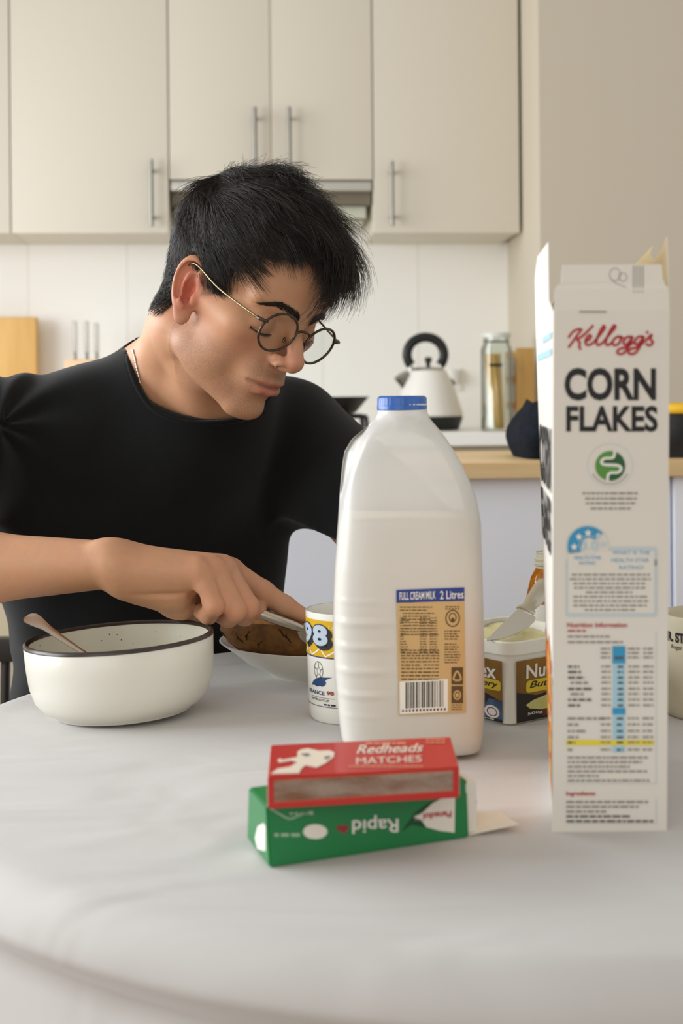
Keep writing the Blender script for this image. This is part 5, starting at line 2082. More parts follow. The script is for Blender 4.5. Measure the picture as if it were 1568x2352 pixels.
# ears
def ear(sx):
    up = A_((0, -0.16, 1.0)); up /= np.linalg.norm(up)
    bk = A_((sx * 0.56, -0.82, -0.10)); bk -= up * (bk @ up); bk /= np.linalg.norm(bk)
    nn = np.cross(up, bk) * (1 if sx < 0 else -1)
    nn = nn if nn[0] * sx > 0 or nn[1] > 0 else -nn
    if nn[1] < 0:
        nn = -nn
    O = A_((sx * 0.0690, 0.006, 0.000))
    f = lambda u, v, n=0.0: tuple(O + bk * u * 0.80 + up * v + nn * n)
    rot = np.stack([bk, up, nn], 1)
    B.ell(f(0.0125, 0.004, -0.0015), (0.0175, 0.028, 0.0042), 0.006, head=True, rot=rot)
    B.chain([f(0.0015, 0.006, 0.002), f(0.003, 0.022, 0.002), f(0.0105, 0.0325, 0.0015), f(0.021, 0.0315, 0.0015), f(0.0290, 0.0215, 0.002), f(0.0305, 0.006, 0.002), f(0.0260, -0.009, 0.0015), f(0.0185, -0.0205, 0.001)], [0.0022, 0.0032, 0.0038, 0.0040, 0.0036, 0.0032, 0.0030, 0.0035], 0.003, head=True, fine=True)
    B.ell(f(0.0105, -0.0265, 0.0005), (0.0085, 0.0095, 0.0042), 0.006, head=True, rot=rot)
    B.chain([f(0.0115, 0.0215, 0.001), f(0.0185, 0.0175, 0.0025), f(0.0215, 0.006, 0.003), f(0.0195, -0.007, 0.003), f(0.0125, -0.0155, 0.003)], [0.0028, 0.0032, 0.0034, 0.0034, 0.0036], 0.003, head=True, fine=True)
    B.ell(f(0.0105, -0.0005, 0.0050), (0.0068, 0.0130, 0.0062), 0.003, 's', head=True, rot=rot)
    B.chain([f(0.009, 0.0265, 0.0045), f(0.019, 0.0262, 0.0045), f(0.0258, 0.017, 0.005), f(0.0262, 0.004, 0.005), f(0.0225, -0.009, 0.0045)], [0.0028, 0.0034, 0.0032, 0.0028, 0.0020], 0.002, 's', head=True, fine=True)
    B.ell(f(0.0015, -0.006, 0.003), (0.0042, 0.0068, 0.0042), 0.004, head=True, rot=rot)
    return O, bk, up, nn


EAR = ear(1)
ear(-1)
# neck and throat
B.cone(HL(0, -0.030, -0.030), NB + A_((0, 0.006, 0)), 0.047, 0.056, 0.02)
B.cone(HL(0, -0.040, 0.0), HL(0, -0.040, -0.05), 0.050, 0.044, 0.02)
B.cone(HL(0.030, -0.040, -0.055), V3(P(326, 856, 1.605)), 0.026, 0.019, 0.03)
B.ell((0, 0.026, -0.074), (0.038, 0.042, 0.014), 0.016, **H)
B.cone(HL(0.050, -0.028, -0.045), V3(P(470, 965, 1.548)), 0.011, 0.009, 0.022)
B.cone(HL(0, -0.004, -0.085), V3(P(480, 955, 1.575)), 0.026, 0.026, 0.02)
# trunk under the shirt
B.cone(NB + A_((0, 0.01, -0.01)), RS, 0.052, 0.046, 0.05)
B.cone(NB + A_((0, 0.01, -0.01)), LS, 0.052, 0.046, 0.05)
B.ell(CH_, (0.138, 0.080, 0.145), 0.06, rot=Rz(YAW))
B.ell(WA, (0.118, 0.072, 0.17), 0.06, rot=Rz(YAW * 0.6))
# right arm
fdir = (RW_ - RE) / np.linalg.norm(RW_ - RE)
dpt = A_((0.25, 0.95, -0.18)); dpt -= fdir * (dpt @ fdir); dpt /= np.linalg.norm(dpt)
B.cone(RS, RE, 0.047, 0.038, 0.03)
B.cone(RE, RW_ + dpt * 0.010, 0.037, 0.0185, 0.02)
B.cone(RE + fdir * 0.03, RW_ - dpt * 0.012, 0.036, 0.0185, 0.02)
B.ell(RE + fdir * 0.075, (0.075, 0.036, 0.034), 0.03, rot=np.stack([fdir, dpt, np.cross(fdir, dpt)], 1))
B.ell(V3(P(247, 1263, 1.288)), (0.011, 0.010, 0.0085), 0.014)
# right hand holding the knife
HD_ = 1.30
hp = lambda u, v, dd=0.0: V3(P(u, v, HD_ + dd))
MC = [hp(452, 1318, -0.016), hp(490, 1313, -0.001), hp(512, 1312, 0.016), hp(528, 1316, 0.036)]
WR = [hp(283, 1304, -0.014), hp(290, 1301, -0.004), hp(292, 1301, 0.008), hp(292, 1306, 0.020)]
for w, m_, r0, r1 in zip(WR, MC, (0.0165, 0.017, 0.017, 0.0165), (0.0130, 0.0138, 0.0142, 0.0138)):
    B.cone(w, m_, r0, r1, 0.016)
B.cone(hp(300, 1335, -0.006), hp(395, 1362, -0.002), 0.016, 0.0165, 0.018)           # heel of the hand
B.cone(hp(330, 1345, 0.016), hp(420, 1385, 0.022), 0.016, 0.0145, 0.018)             # ball of the thumb
B.chain([hp(400, 1388, 0.026), hp(470, 1400, 0.040), hp(545, 1398, 0.042), hp(592, 1404, 0.036)], [0.013, 0.0115, 0.0105, 0.0085], 0.008)
PINKY = [MC[0] + A_((0.002, 0, 0)), hp(492, 1392, -0.024), hp(478, 1412, -0.006), hp(462, 1404, 0.006)]
B.chain(PINKY, [0.0120, 0.0092, 0.0086, 0.0076], 0.0025, kin=0.003)
RING = [MC[1], hp(541, 1402, -0.016), hp(524, 1418, 0.004), hp(500, 1408, 0.016)]
B.chain(RING, [0.0130, 0.0100, 0.0092, 0.0082], 0.0022, kin=0.003)
MIDD = [MC[2], hp(570, 1394, -0.004), hp(562, 1414, 0.016), hp(536, 1410, 0.026)]
B.chain(MIDD, [0.0135, 0.0102, 0.0094, 0.0084], 0.0022, kin=0.003)
INDEX = [MC[3], hp(602, 1360, 0.046), hp(655, 1393, 0.050), hp(697, 1414, 0.052)]
B.chain(INDEX, [0.0135, 0.0112, 0.0098, 0.0072], 0.004, kin=0.004)
B.bump(hp(455, 1298, -0.022), (0.008, 0.008, 0.008), 0.0022)
B.bump(hp(492, 1291, -0.008), (0.008, 0.008, 0.008), 0.0022)
B.bump(hp(516, 1290, 0.010), (0.008, 0.008, 0.008), 0.0018)
B.bump(hp(385, 1364, -0.020), (0.026, 0.012, 0.0022), -0.0028)
for a_, b_ in ((MC[0], MC[1]), (MC[1], MC[2])):
    B.bump((a_ + b_) / 2 + A_((0.004, -0.006, 0.009)), (0.008, 0.006, 0.006), -0.0022)
B.ell(hp(452, 1373, -0.016), (0.0075, 0.010, 0.0055), 0.005, 's')                     # hollow of the fist
# left arm reaching behind the bottle to steady the loaf
B.cone(LS, LE, 0.047, 0.038, 0.03)
B.cone(LE, LW, 0.037, 0.022, 0.02)
ld = V3(P(800, 1438, 1.49)) - LW
LH = LW + ld * 0.55
B.cone(LW, LH, 0.022, 0.023, 0.012)
for k, (du, dv, dz) in enumerate(((0, -6, -0.030), (-6, 0, -0.012), (-6, 8, 0.008), (4, 16, 0.026))):
    k0 = LH + A_((0, dz * 0.8, 0))
    k1 = V3(P(812 + du, 1432 + dv, 1.478 + dz)); k2 = V3(P(786 + du, 1450 + dv, 1.470 + dz))
    B.chain([k0, k1, k2], [0.011, 0.0088, 0.0072], 0.005)
B.chain([LW + ld * 0.2, V3(P(868, 1460, 1.455)), V3(P(840, 1470, 1.440))], [0.013, 0.011, 0.008], 0.008)

NBODY = B
bl, bh = A_((-0.62, 1.20, 0.60)), A_((0.16, 1.86, 1.31))
BV, BF = B.mesh(bl, bh, 0.0018)
# ---- skin colouring (lips, flush, stubble; shade painted into nostrils and mouth line)
q = to_local(BV)
inhead = (np.abs(q[:, 0]) < 0.13) & (q[:, 1] > -0.13) & (q[:, 2] > -0.125) & (q[:, 2] < 0.16)
gau = lambda c, s: np.exp(-(((q - A_(c)) / A_(s)) ** 2).sum(-1)) * inhead
skin = np.tile(A_(rgb(192, 142, 108)[:3]), (len(BV), 1))


def tint(w, col):
    global skin
    skin = skin * (1 - w[:, None]) + A_(rgb(*col)[:3]) * w[:, None]


for sx in (1, -1):
    tint(0.40 * gau((sx * 0.042, 0.07, -0.022), (0.022, 0.03, 0.018)), (204, 134, 108))
    tint(0.35 * gau((sx * 0.033, 0.085, 0.012), (0.018, 0.02, 0.012)), (176, 122, 98))
tint(0.55 * gau((0, 0.106, -0.018), (0.016, 0.018, 0.016)), (206, 130, 110))
eO = EAR[0] + EAR[1] * 0.016
tint(0.75 * gau(eO, (0.014, 0.030, 0.036)), (212, 128, 104))
tint(0.9 * gau(EAR[0] + EAR[1] * 0.009 - EAR[2] * 0.002, (0.010, 0.010, 0.016)), (176, 72, 52))
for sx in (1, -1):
    tint(0.85 * gau((sx * 0.0132, 0.1035, -0.0262), (0.003, 0.006, 0.0026)), (96, 44, 34))  # nostril shade painted in as dark red
# lips
lz = -0.0545
lw2 = np.exp(-((q[:, 0] / 0.021) ** 4)) * inhead * (q[:, 1] > 0.074)
up_l = np.exp(-(((q[:, 2] + 0.0505) / 0.0034) ** 4)); lo_l = np.exp(-(((q[:, 2] + 0.0592) / 0.0050) ** 4))
tint(0.75 * lw2 * np.maximum(up_l * 0.9, lo_l), (176, 96, 84))
tint(0.8 * np.exp(-((q[:, 0] / 0.024) ** 4)) * np.exp(-(((q[:, 2] + 0.0540) / 0.0019) ** 2)) * inhead * (q[:, 1] > 0.076), (92, 44, 38))  # shade in the crease between the lips, painted as a dark line
# stubble weight: jaw, chin, upper lip
jaw = 1 / (1 + np.exp((q[:, 2] + 0.030 + 0.25 * np.clip(0.055 - q[:, 1], -0.02, 0.06)) / 0.006))
jaw = np.where(q[:, 1] < 0.02, 1 / (1 + np.exp((q[:, 2] + 0.018) / 0.008)), jaw)
jaw *= 1 / (1 + np.exp((-0.100 - q[:, 2]) / 0.006)) * (q[:, 1] > -0.012) * inhead
jaw *= 1 - 0.8 * gau((0.036, 0.078, -0.045), (0.012, 0.03, 0.014))
must = np.exp(-((q[:, 0] / 0.026) ** 4)) * np.exp(-(((q[:, 2] + 0.0425) / 0.0055) ** 4)) * (q[:, 1] > 0.074) * inhead
beard = np.clip(np.maximum(jaw, must) * (1 - lw2 * np.maximum(up_l, lo_l)), 0, 1)
tint(0.30 * beard, (128, 96, 72))
tint(0.22 * must, (104, 76, 58))
# scalp under the hair
HLY = [-0.12, -0.030, -0.018, 0.008, 0.0135, 0.030, 0.037, 0.048, 0.062, 0.075, 0.10]
HLZ = [-0.058, -0.050, 0.020, 0.024, -0.006, 0.006, 0.034, 0.060, 0.076, 0.083, 0.087]
hairline = lambda y: np.interp(y, HLY, HLZ)
hmask = np.clip((q[:, 2] - hairline(q[:, 1]) - 0.003) / np.where(q[:, 1] < -0.02, 0.02, 0.006), 0, 1) * inhead * (np.abs(q[:, 0]) < 0.0765)
eard = np.abs((q - EAR[0]) @ EAR[3])
tint(0.92 * hmask * (1 - gau(eO, (0.02, 0.03, 0.035))), (40, 32, 27))
# hands: redder knuckles and fingertips
for c in (PINKY[1], RING[1], MIDD[1], INDEX[1], MC[0], MC[1], MC[2], INDEX[3]):
    tint(0.35 * np.exp(-(((BV - c) / 0.014) ** 2).sum(-1)), (206, 134, 108))

ms = bpy.data.materials.new('skin')
ms.use_nodes = True
nt = ms.node_tree
b = nt.nodes['Principled BSDF']
at = nt.nodes.new('ShaderNodeAttribute'); at.attribute_name = 'tone'
ab = nt.nodes.new('ShaderNodeAttribute'); ab.attribute_name = 'beard'
tc = nt.nodes.new('ShaderNodeTexCoord')
vo = nt.nodes.new('ShaderNodeTexVoronoi'); vo.inputs['Scale'].default_value = 1350
rmp = nt.nodes.new('ShaderNodeValToRGB')
rmp.color_ramp.elements[0].position = 0.20; rmp.color_ramp.elements[0].color = (1, 1, 1, 1)
rmp.color_ramp.elements[1].position = 0.42; rmp.color_ramp.elements[1].color = (0, 0, 0, 1)
ns = nt.nodes.new('ShaderNodeTexNoise'); ns.inputs['Scale'].default_value = 140; ns.inputs['Detail'].default_value = 4
mu = nt.nodes.new('ShaderNodeMath'); mu.operation = 'MULTIPLY'
mu2 = nt.nodes.new('ShaderNodeMath'); mu2.operation = 'MULTIPLY'; mu2.inputs[1].default_value = 0.60
mx = nt.nodes.new('ShaderNodeMixRGB'); mx.inputs[2].default_value = rgb(74, 54, 42)
nz = nt.nodes.new('ShaderNodeMixRGB'); nz.blend_type = 'OVERLAY'; nz.inputs[0].default_value = 0.10
lk = nt.links.new
lk(tc.outputs['Object'], vo.inputs['Vector']); lk(tc.outputs['Object'], ns.inputs['Vector'])
lk(vo.outputs['Distance'], rmp.inputs['Fac']); lk(rmp.outputs['Color'], mu.inputs[0]); lk(ab.outputs['Fac'], mu.inputs[1])
lk(mu.outputs[0], mu2.inputs[0]); lk(mu2.outputs[0], mx.inputs['Fac'])
lk(at.outputs['Color'], nz.inputs[1]); lk(ns.outputs['Color'], nz.inputs[2]); lk(nz.outputs['Color'], mx.inputs[1])
lk(mx.outputs['Color'], b.inputs['Base Color'])
b.inputs['Roughness'].default_value = 0.54
b.inputs['Specular IOR Level'].default_value = 0.4
b.inputs['Subsurface Weight'].default_value = 0.12
b.inputs['Subsurface Radius'].default_value = (1.0, 0.35, 0.2)
b.inputs['Subsurface Scale'].default_value = 0.004
bp = nt.nodes.new('ShaderNodeBump'); bp.inputs['Strength'].default_value = 0.12; bp.inputs['Distance'].default_value = 0.0012
n3 = nt.nodes.new('ShaderNodeTexNoise'); n3.inputs['Scale'].default_value = 420; n3.inputs['Detail'].default_value = 3
lk(tc.outputs['Object'], n3.inputs['Vector']); lk(n3.outputs['Fac'], bp.inputs['Height']); lk(bp.outputs['Normal'], b.inputs['Normal'])
man = np_mesh('person', BV, BF, ms, None, {'tone': skin, 'beard': beard})
tag(man, 'man in a black t-shirt and round glasses, head bent, cutting a loaf at the table', 'person')

# ---- t-shirt
S = Field()
shd = lambda p, r: None
S.cone(NB + A_((0, 0.012, -0.022)), RS + A_((0.01, 0, -0.004)), 0.062, 0.060, 0.05)
S.cone(NB + A_((0, 0.012, -0.022)), LS + A_((-0.01, 0, -0.004)), 0.062, 0.060, 0.05)
S.cone(NB + A_((0, 0, -0.06)), NB + A_((0.004, -0.008, 0.022)), 0.080, 0.074, 0.04)
S.ell(CH_ + A_((0, 0, -0.01)), (0.170, 0.108, 0.170), 0.07, rot=Rz(YAW))
S.ell(WA + A_((0, 0, 0.0)), (0.152, 0.102, 0.24), 0.08, rot=Rz(YAW * 0.6))
S.ell(PE + A_((0, -0.03, 0.06)), (0.150, 0.115, 0.16), 0.06)


def cut_cone(a, b, ra, rb, f, tilt=None):
    """sleeve: tapered tube ending in a flat hem at fraction f"""
    ab = b - a
    L = np.linalg.norm(ab)
    n = ab / L if tilt is None else tilt / np.linalg.norm(tilt)
    c = a + ab * f

    def fn(Q):
        t = np.clip(((Q - a) @ ab) / (L * L), 0, 1)
        d = np.sqrt((((Q - a) - t[..., None] * ab) ** 2).sum(-1)) - (ra + (rb - ra) * t)
        return np.maximum(d, (Q - c) @ n)
    return fn, (a + b) / 2, L / 2 + max(ra, rb), c, n


SLV = []
for a, e, ra, rb, f, tl_ in ((RS, RE, 0.064, 0.066, 0.62, None), (LS, LE, 0.066, 0.082, 1.06, A_((-0.45, -0.1, -1.0)))):
    fn, c, r, hc, hn = cut_cone(a, e, ra, rb, f, tl_)
    S.free(c, r, fn, 0.03)
    SLV.append((hc, hn, e - a, ra + (rb - ra) * f))


def folds(Q):
    x, y, z = Q[..., 0], Q[..., 1], Q[..., 2]
    w = 0.0022 * np.sin(38 * x + 22 * z + 3 * np.sin(17 * z + 9 * x)) * np.sin(15 * z - 10 * x + 1.0)
    w += 0.0015 * np.sin(70 * x - 45 * z + 2.0 * np.sin(30 * z)) * np.clip((1.0 - z) * 6, 0, 1)
    # drag lines from the right shoulder
    r = np.sqrt((x - RS[0] - 0.03) ** 2 + (z - RS[2] - 0.01) ** 2)
    a = np.arctan2(z - RS[2] - 0.01, x - RS[0] - 0.03)
    w += 0.0035 * np.sin(9 * a + 26 * r) * np.exp(-(r / 0.11) ** 2)
    w *= 1 - 0.7 * np.exp(-(((x - LS[0]) / 0.08) ** 2))
    return w


S.add(CH_, 0.9, 0, 'd', folds)
for hc, hn, ax, rb in SLV:
    u = ax / np.linalg.norm(ax)
    S.cone(hc + u * 0.05, hc - u * 0.04, rb - 0.009, rb - 0.016, 0.003, 's')
# neck opening
pf1, pl1, pr1 = V3(P(455, 974, 1.512)), V3(P(281, 820, 1.600)), V3(P(600, 846, 1.655))
cn = np.cross(pl1 - pf1, pr1 - pf1); cn /= np.linalg.norm(cn)
cn = cn if cn[2] > 0 else -cn
NH = NB + A_((0.004, -0.012, 0))
S.free(NB, 0.3, lambda Q: np.maximum(-((Q - pf1) @ cn), np.sqrt((np.cross(Q - NH, cn) ** 2).sum(-1)) - 0.080), 0.004, 's')
S.free(NB, 0.3, lambda Q: np.maximum(-((Q - pf1) @ cn) - 0.03, np.sqrt((np.cross(Q - NH, cn) ** 2).sum(-1)) - 0.071), 0.003, 's')
ZCOL = P(300, 803, 1.61).z
S.free(NB, 0.3, lambda Q: np.maximum(ZCOL - Q[..., 2], np.sqrt((np.cross(Q - NH, cn) ** 2).sum(-1)) - 0.088), 0.004, 's')
S.free(NB, 0.3, lambda Q: -((Q - A_((0, 0, 0.52)))[..., 2]), 0.0, 'i')
SV, SF = S.mesh(A_((-0.64, 1.36, 0.50)), A_((0.16, 1.90, 1.20)), 0.0034)
# carve the inside of the collar: keep the cloth a little proud of the neck
M_TEE = mat('black_jersey', rgb(22, 23, 24), 0.9, spec=0.15, bump=(900, 0.35, 0.0008), sheen=0.12, noise=(14, rgb(17, 18, 19)))
tee = np_mesh('t_shirt', SV, SF, M_TEE, man)
tee['label'] = 'black cotton t-shirt'
# ribbed collar: rim of the cut, found on the mesh
def rim_loop(n=80):
    c0 = NH + cn * ((pf1 - NH) @ cn)
    e1 = pf1 - c0; e1 = e1 / np.linalg.norm(e1); e2 = np.cross(cn, e1)
    rr = np.linspace(0.03, 0.0805, 200)
    hh = np.linspace(-0.004, 0.10, 300)
    out = []
    for k in range(n):
        a = 2 * PI * k / n
        d_ = e1 * math.cos(a) + e2 * math.sin(a)
        ins = S.ev(c0 - cn * 0.005 + rr[:, None] * d_) < 0
        st = int(np.argmax(ins))
        ex = (~ins[st:])
        if ins.any() and ex.any():
            out.append(c0 + d_ * rr[st + int(np.argmax(ex))])
        else:
            f = S.ev(c0 + d_ * 0.0825 + hh[:, None] * cn) < 0
            h = hh[int(np.argmax(~f))] if (~f).any() else 0
            out.append(c0 + d_ * 0.080 + cn * h)
    for k, p in enumerate(out):
        if p[2] > ZCOL - 0.004:
            dh = p - NH; dh[2] = 0; dh /= np.linalg.norm(dh)
            hz = A_((NH[0], NH[1], ZCOL - 0.006))
            ins = S.ev(hz + rr[:, None] * dh) < 0
            out[k] = hz + dh * (rr[int(np.argmax(ins))] if ins.any() else 0.078)
    out = np.array(out)
    for _ in range(3):
        out = (np.roll(out, 1, 0) + 2 * out + np.roll(out, -1, 0)) / 4
    return list(out)


loop = rim_loop()
bm = bmesh.new()
bm_tube(bm, [Vector(p - cn * 0.004) for p in loop], 0.0062, 10, closed=True, flat=0.6)
from_bm('collar', bm, M_TEE, tee, smooth=True)

# ---- trousers (below the table)
T_ = Field()
for sx, hx_ in ((-1, -0.09), (1, 0.09)):
    hip = PE + A_((hx_, 0, -0.02)); kn = A_((PE[0] + hx_ * 1.8, 1.34, 0.50)); an = A_((PE[0] + hx_ * 1.8, 1.42, 0.09))
    T_.cone(hip, kn, 0.085, 0.062, 0.03); T_.cone(kn, an, 0.062, 0.05, 0.02)
T_.ell(PE + A_((0, 0, -0.01)), (0.165, 0.125, 0.095), 0.04)
TV, TF = T_.mesh(A_((-0.75, 1.2, 0.03)), A_((0.2, 1.95, 0.75)), 0.010)
np_mesh('trousers', TV, TF, mat('dark_denim', rgb(36, 40, 52), 0.85, bump=(300, 0.3, 0.002)), man)
for hx_ in (-0.09, 0.09):
    bm = bmesh.new()
    bm_tube(bm, smooth_path([(PE[0] + hx_ * 1.8, 1.47, 0.045), (PE[0] + hx_ * 1.8, 1.40, 0.05), (PE[0] + hx_ * 1.8, 1.30, 0.036), (PE[0] + hx_ * 1.8, 1.235, 0.03)], 4), [0.036] * 3 + [0.042] * 3 + [0.044] * 3 + [0.04] * 3 + [0.028], 14, flat=0.8)
    sh = from_bm('shoe', bm, M_KBLK, man, smooth=True)
# ---- hair
HC = A_((0, -0.010, 0.052))


def cran(p):
    r = A_((0.0745, 0.0975, 0.080))
    k0 = np.sqrt((((p - HC) / r) ** 2).sum(-1)); k1 = np.sqrt((((p - HC) / (r * r)) ** 2).sum(-1)) + 1e-9
    return k0 * (k0 - 1) / k1


def cran_n(p):
    g = (p - HC) / (A_((0.0745, 0.0975, 0.080)) ** 2)
    return g / (np.linalg.norm(g, axis=-1, keepdims=True) + 1e-9)


def thick(p):
    """how far the hair stands off the skull"""
    z = p[..., 2]; y = p[..., 1]; x = np.abs(p[..., 0])
    t = np.interp(z, [-0.05, 0.0, 0.05, 0.085, 0.115, 0.14], [0.006, 0.010, 0.018, 0.027, 0.033, 0.034])
    return t * np.interp(y, [-0.1, -0.06, 0.03, 0.08], [0.75, 0.9, 1.0, 1.15])


Hh = Field()
Hh.free(HL(*HC), 0.2, lambda Q: (lambda p: np.maximum.reduce([(cran(p) - 0.30 * thick(p) + 0.0012 * np.sin(420 * p[..., 0] + 200 * p[..., 1]) * np.sin(260 * p[..., 2] + 330 * p[..., 1])), (hairline(p[..., 1]) + 0.006 - p[..., 2]) * 0.7, -cran(p) - 0.004]) * HEAD_S)(to_local(Q)), 0.001)
ear_c = HL(*(EAR[0] + EAR[1] * 0.012 + EAR[2] * 0.002))
Hh.ell(ear_c, (0.020, 0.030, 0.036), 0.003, 's', rot=HEAD_M)
HV, HF = Hh.mesh(HEAD_O - 0.17, HEAD_O + 0.19, 0.0028)

# roots on the scalp
NS = 24000
u1, u2 = RNG.random(NS * 4), RNG.random(NS * 4)
zc = 1 - 2 * u1
an = 2 * PI * u2
dirs = np.stack([np.sqrt(1 - zc ** 2) * np.cos(an), np.sqrt(1 - zc ** 2) * np.sin(an), zc], 1)
roots = HC + dirs * A_((0.0745, 0.0975, 0.080))
ok = (roots[:, 2] > hairline(roots[:, 1]) + 0.001 + 0.006 * (RNG.random(len(roots)) - 0.5))
earl = np.linalg.norm((roots - (EAR[0] * A_((1, 1, 1)) + EAR[2] * 0.002 + EAR[1] * 0.008)) / A_((0.03, 0.014, 0.030)), axis=1) < 1
ok &= ~earl
roots = roots[ok][:NS]
n_ = len(roots)
GL = HEAD_M.T @ A_((0, 0, -1.0))                 # gravity in head space
x, y, z = roots.T
nr = cran_n(roots)
top = np.clip((z - 0.06) / 0.05, 0, 1)
front = np.clip((y - 0.0) / 0.06, 0, 1)
back = np.clip((-y - 0.02) / 0.05, 0, 1) * (1 - top)
side = np.clip(1 - top - back, 0, 1)
flow = top[:, None] * A_((-0.26, 1.0, 0.04)) + side[:, None] * np.stack([-0.10 * np.sign(x), np.full_like(x, 0.85), -0.50 * np.clip((0.045 - y) / 0.06, 0.0, 1)], 1) + back[:, None] * A_((0, -0.15, -1.0))
# clumps: neighbours share a lean
NCL = 420
ci = RNG.choice(n_, NCL, replace=False)
cp = roots[ci]
near = np.empty(n_, int)
for s in range(0, n_, 1000):
    near[s:s + 1000] = ((roots[s:s + 1000, None] - cp[None]) ** 2).sum(-1).argmin(1)
lean = RNG.normal(0, 0.34, (NCL, 3))[near] * (0.55 + 0.6 * top)[:, None]
flow = flow + lean + RNG.normal(0, 0.07, (n_, 3))
length = 0.018 * back + 0.040 * side + top * (0.064 + 0.036 * front * np.clip(0.6 - x / 0.05, 0.3, 1.2))
low = np.clip((0.03 - z) / 0.05, 0, 1)
length = length * (1 - 0.55 * low * back) * RNG.uniform(0.75, 1.12, n_)
length *= (1 + RNG.normal(0, 0.10, NCL)[near])
length *= 1 - 0.55 * np.maximum(np.clip((x + 0.005) / 0.03, 0, 1), np.clip((-x - 0.012) / 0.02, 0, 1)) * np.clip((y - 0.035) / 0.02, 0, 1) * np.clip((0.115 - z) / 0.02, 0, 1)
burn = (np.abs(x) > 0.05) & (y > 0.008) & (z < 0.05)
length[burn] = RNG.uniform(0.016, 0.028, burn.sum())
flow[burn] = A_((0.0, 0.30, -0.9)) + RNG.normal(0, 0.15, (burn.sum(), 3))
flow = flow - nr * (flow * nr).sum(1, keepdims=True)
flow /= np.linalg.norm(flow, axis=1, keepdims=True) + 1e-6
layer = RNG.random(n_) ** 0.7
NSEG = 8
pts = np.zeros((n_, NSEG + 1, 3))
pts[:, 0] = roots - nr * 0.001
dr = flow / np.linalg.norm(flow, axis=1, keepdims=True) * 0.8 + nr * (0.26 + 0.28 * top + 0.30 * top * front)[:, None]
curl = RNG.normal(0, 0.15, (n_, 3)) * (0.3 + top)[:, None] + RNG.normal(0, 0.22, (NCL, 3))[near] * (0.3 + top)[:, None]
for s in range(NSEG):
    dr = dr / np.linalg.norm(dr, axis=1, keepdims=True)
    p = pts[:, s] + dr * (length / NSEG)[:, None]
    nn_ = cran_n(p)
    # follow the skull, then fall free at the fringe
    out = cran(p)
    want = thick(p) * (0.25 + 0.8 * layer) * min(1, (s + 1) / 4)
    mn = 0.34 * thick(p) * min(1.0, (s + 1) / 3) + 0.001
    lowc = (out < mn) & (p[:, 2] > hairline(p[:, 1]) - 0.004)
    lowc |= out < 0.0015
    mn = np.where(p[:, 2] > hairline(p[:, 1]) - 0.004, mn, 0.0015)
    p = np.where(lowc[:, None], p + nn_ * (mn - out)[:, None], p)
    free_ = np.clip((p[:, 1] - 0.055) / 0.03, 0, 1) * top
    hi_ = np.clip((out - want) / 0.01, 0, 1)
    tang = flow - nn_ * (flow * nn_).sum(1, keepdims=True)
    tang /= np.linalg.norm(tang, axis=1, keepdims=True) + 1e-6
    dr = dr * 0.62 + tang * 0.30 - nn_ * (hi_ * 0.75 * (1 - 0.75 * free_))[:, None] + GL * (0.04 + 0.20 * free_ * (s / NSEG) * 1.6 + 0.1 * side)[:, None] + curl * 0.22
    pts[:, s + 1] = p
sel = np.nonzero((hmask > RNG.random(len(hmask))) & (q[:, 2] < 0.03) & (q[:, 1] < -0.012) & (q[:, 0] > 0))[0]
sel = RNG.choice(sel, min(3500, len(sel)), replace=False)
rp_ = q[sel]
ep = 0.001
gr = np.stack([B.ev(HEAD_O + HEAD_S * ((rp_ + np.eye(3)[k] * ep) @ HEAD_M.T)) - B.ev(HEAD_O + HEAD_S * ((rp_ - np.eye(3)[k] * ep) @ HEAD_M.T)) for k in range(3)], 1)
gr /= np.linalg.norm(gr, axis=1, keepdims=True) + 1e-9
dn = A_((0, -0.15, -1.0)) - gr * (gr @ A_((0, -0.15, -1.0)))[:, None] + RNG.normal(0, 0.12, gr.shape)
ln = RNG.uniform(0.006, 0.013, len(rp_)) * np.interp(rp_[:, 2], [-0.05, 0.0], [0.6, 1.25])
tt = np.linspace(0, 1, NSEG + 1)
nape = rp_[:, None] + dn[:, None] * (ln[:, None] * tt)[..., None] + gr[:, None] * (0.0035 * np.sin(tt * 2.2) * np.interp(rp_[:, 2], [-0.05, 0.02], [0.5, 1.4])[:, None])[..., None]
pts = np.concatenate([pts, nape])
layer = np.concatenate([layer, np.full(len(nape), 0.5)])
world_pts = HEAD_O + HEAD_S * (pts @ HEAD_M.T)


def ribbons(PT, rad, taper=True):
    """three-sided hairs"""
    n, m, _ = PT.shape
    t = np.gradient(PT, axis=1)
    t /= np.linalg.norm(t, axis=2, keepdims=True) + 1e-12
    ref = np.where(np.abs(t[..., 2:3]) < 0.9, A_((0, 0, 1.0)), A_((1.0, 0, 0)))
    a = np.cross(t, ref); a /= np.linalg.norm(a, axis=2, keepdims=True) + 1e-12
    b_ = np.cross(t, a)
    r = np.asarray(rad)
    if r.ndim == 1:
        r = r[:, None]
    tp = np.linspace(1, 0.25, m) if taper else np.ones(m)
    r = r * tp[None]
    V = np.stack([PT + (a * math.cos(k * 2 * PI / 3) + b_ * math.sin(k * 2 * PI / 3)) * r[..., None] for k in range(3)], 2)
    idx = np.arange(n * m * 3).reshape(n, m, 3)
    F = np.concatenate([np.stack([idx[:, :-1, k], idx[:, :-1, (k + 1) % 3], idx[:, 1:, (k + 1) % 3], idx[:, 1:, k]], -1).reshape(-1, 4) for k in range(3)])
    return V.reshape(-1, 3), F


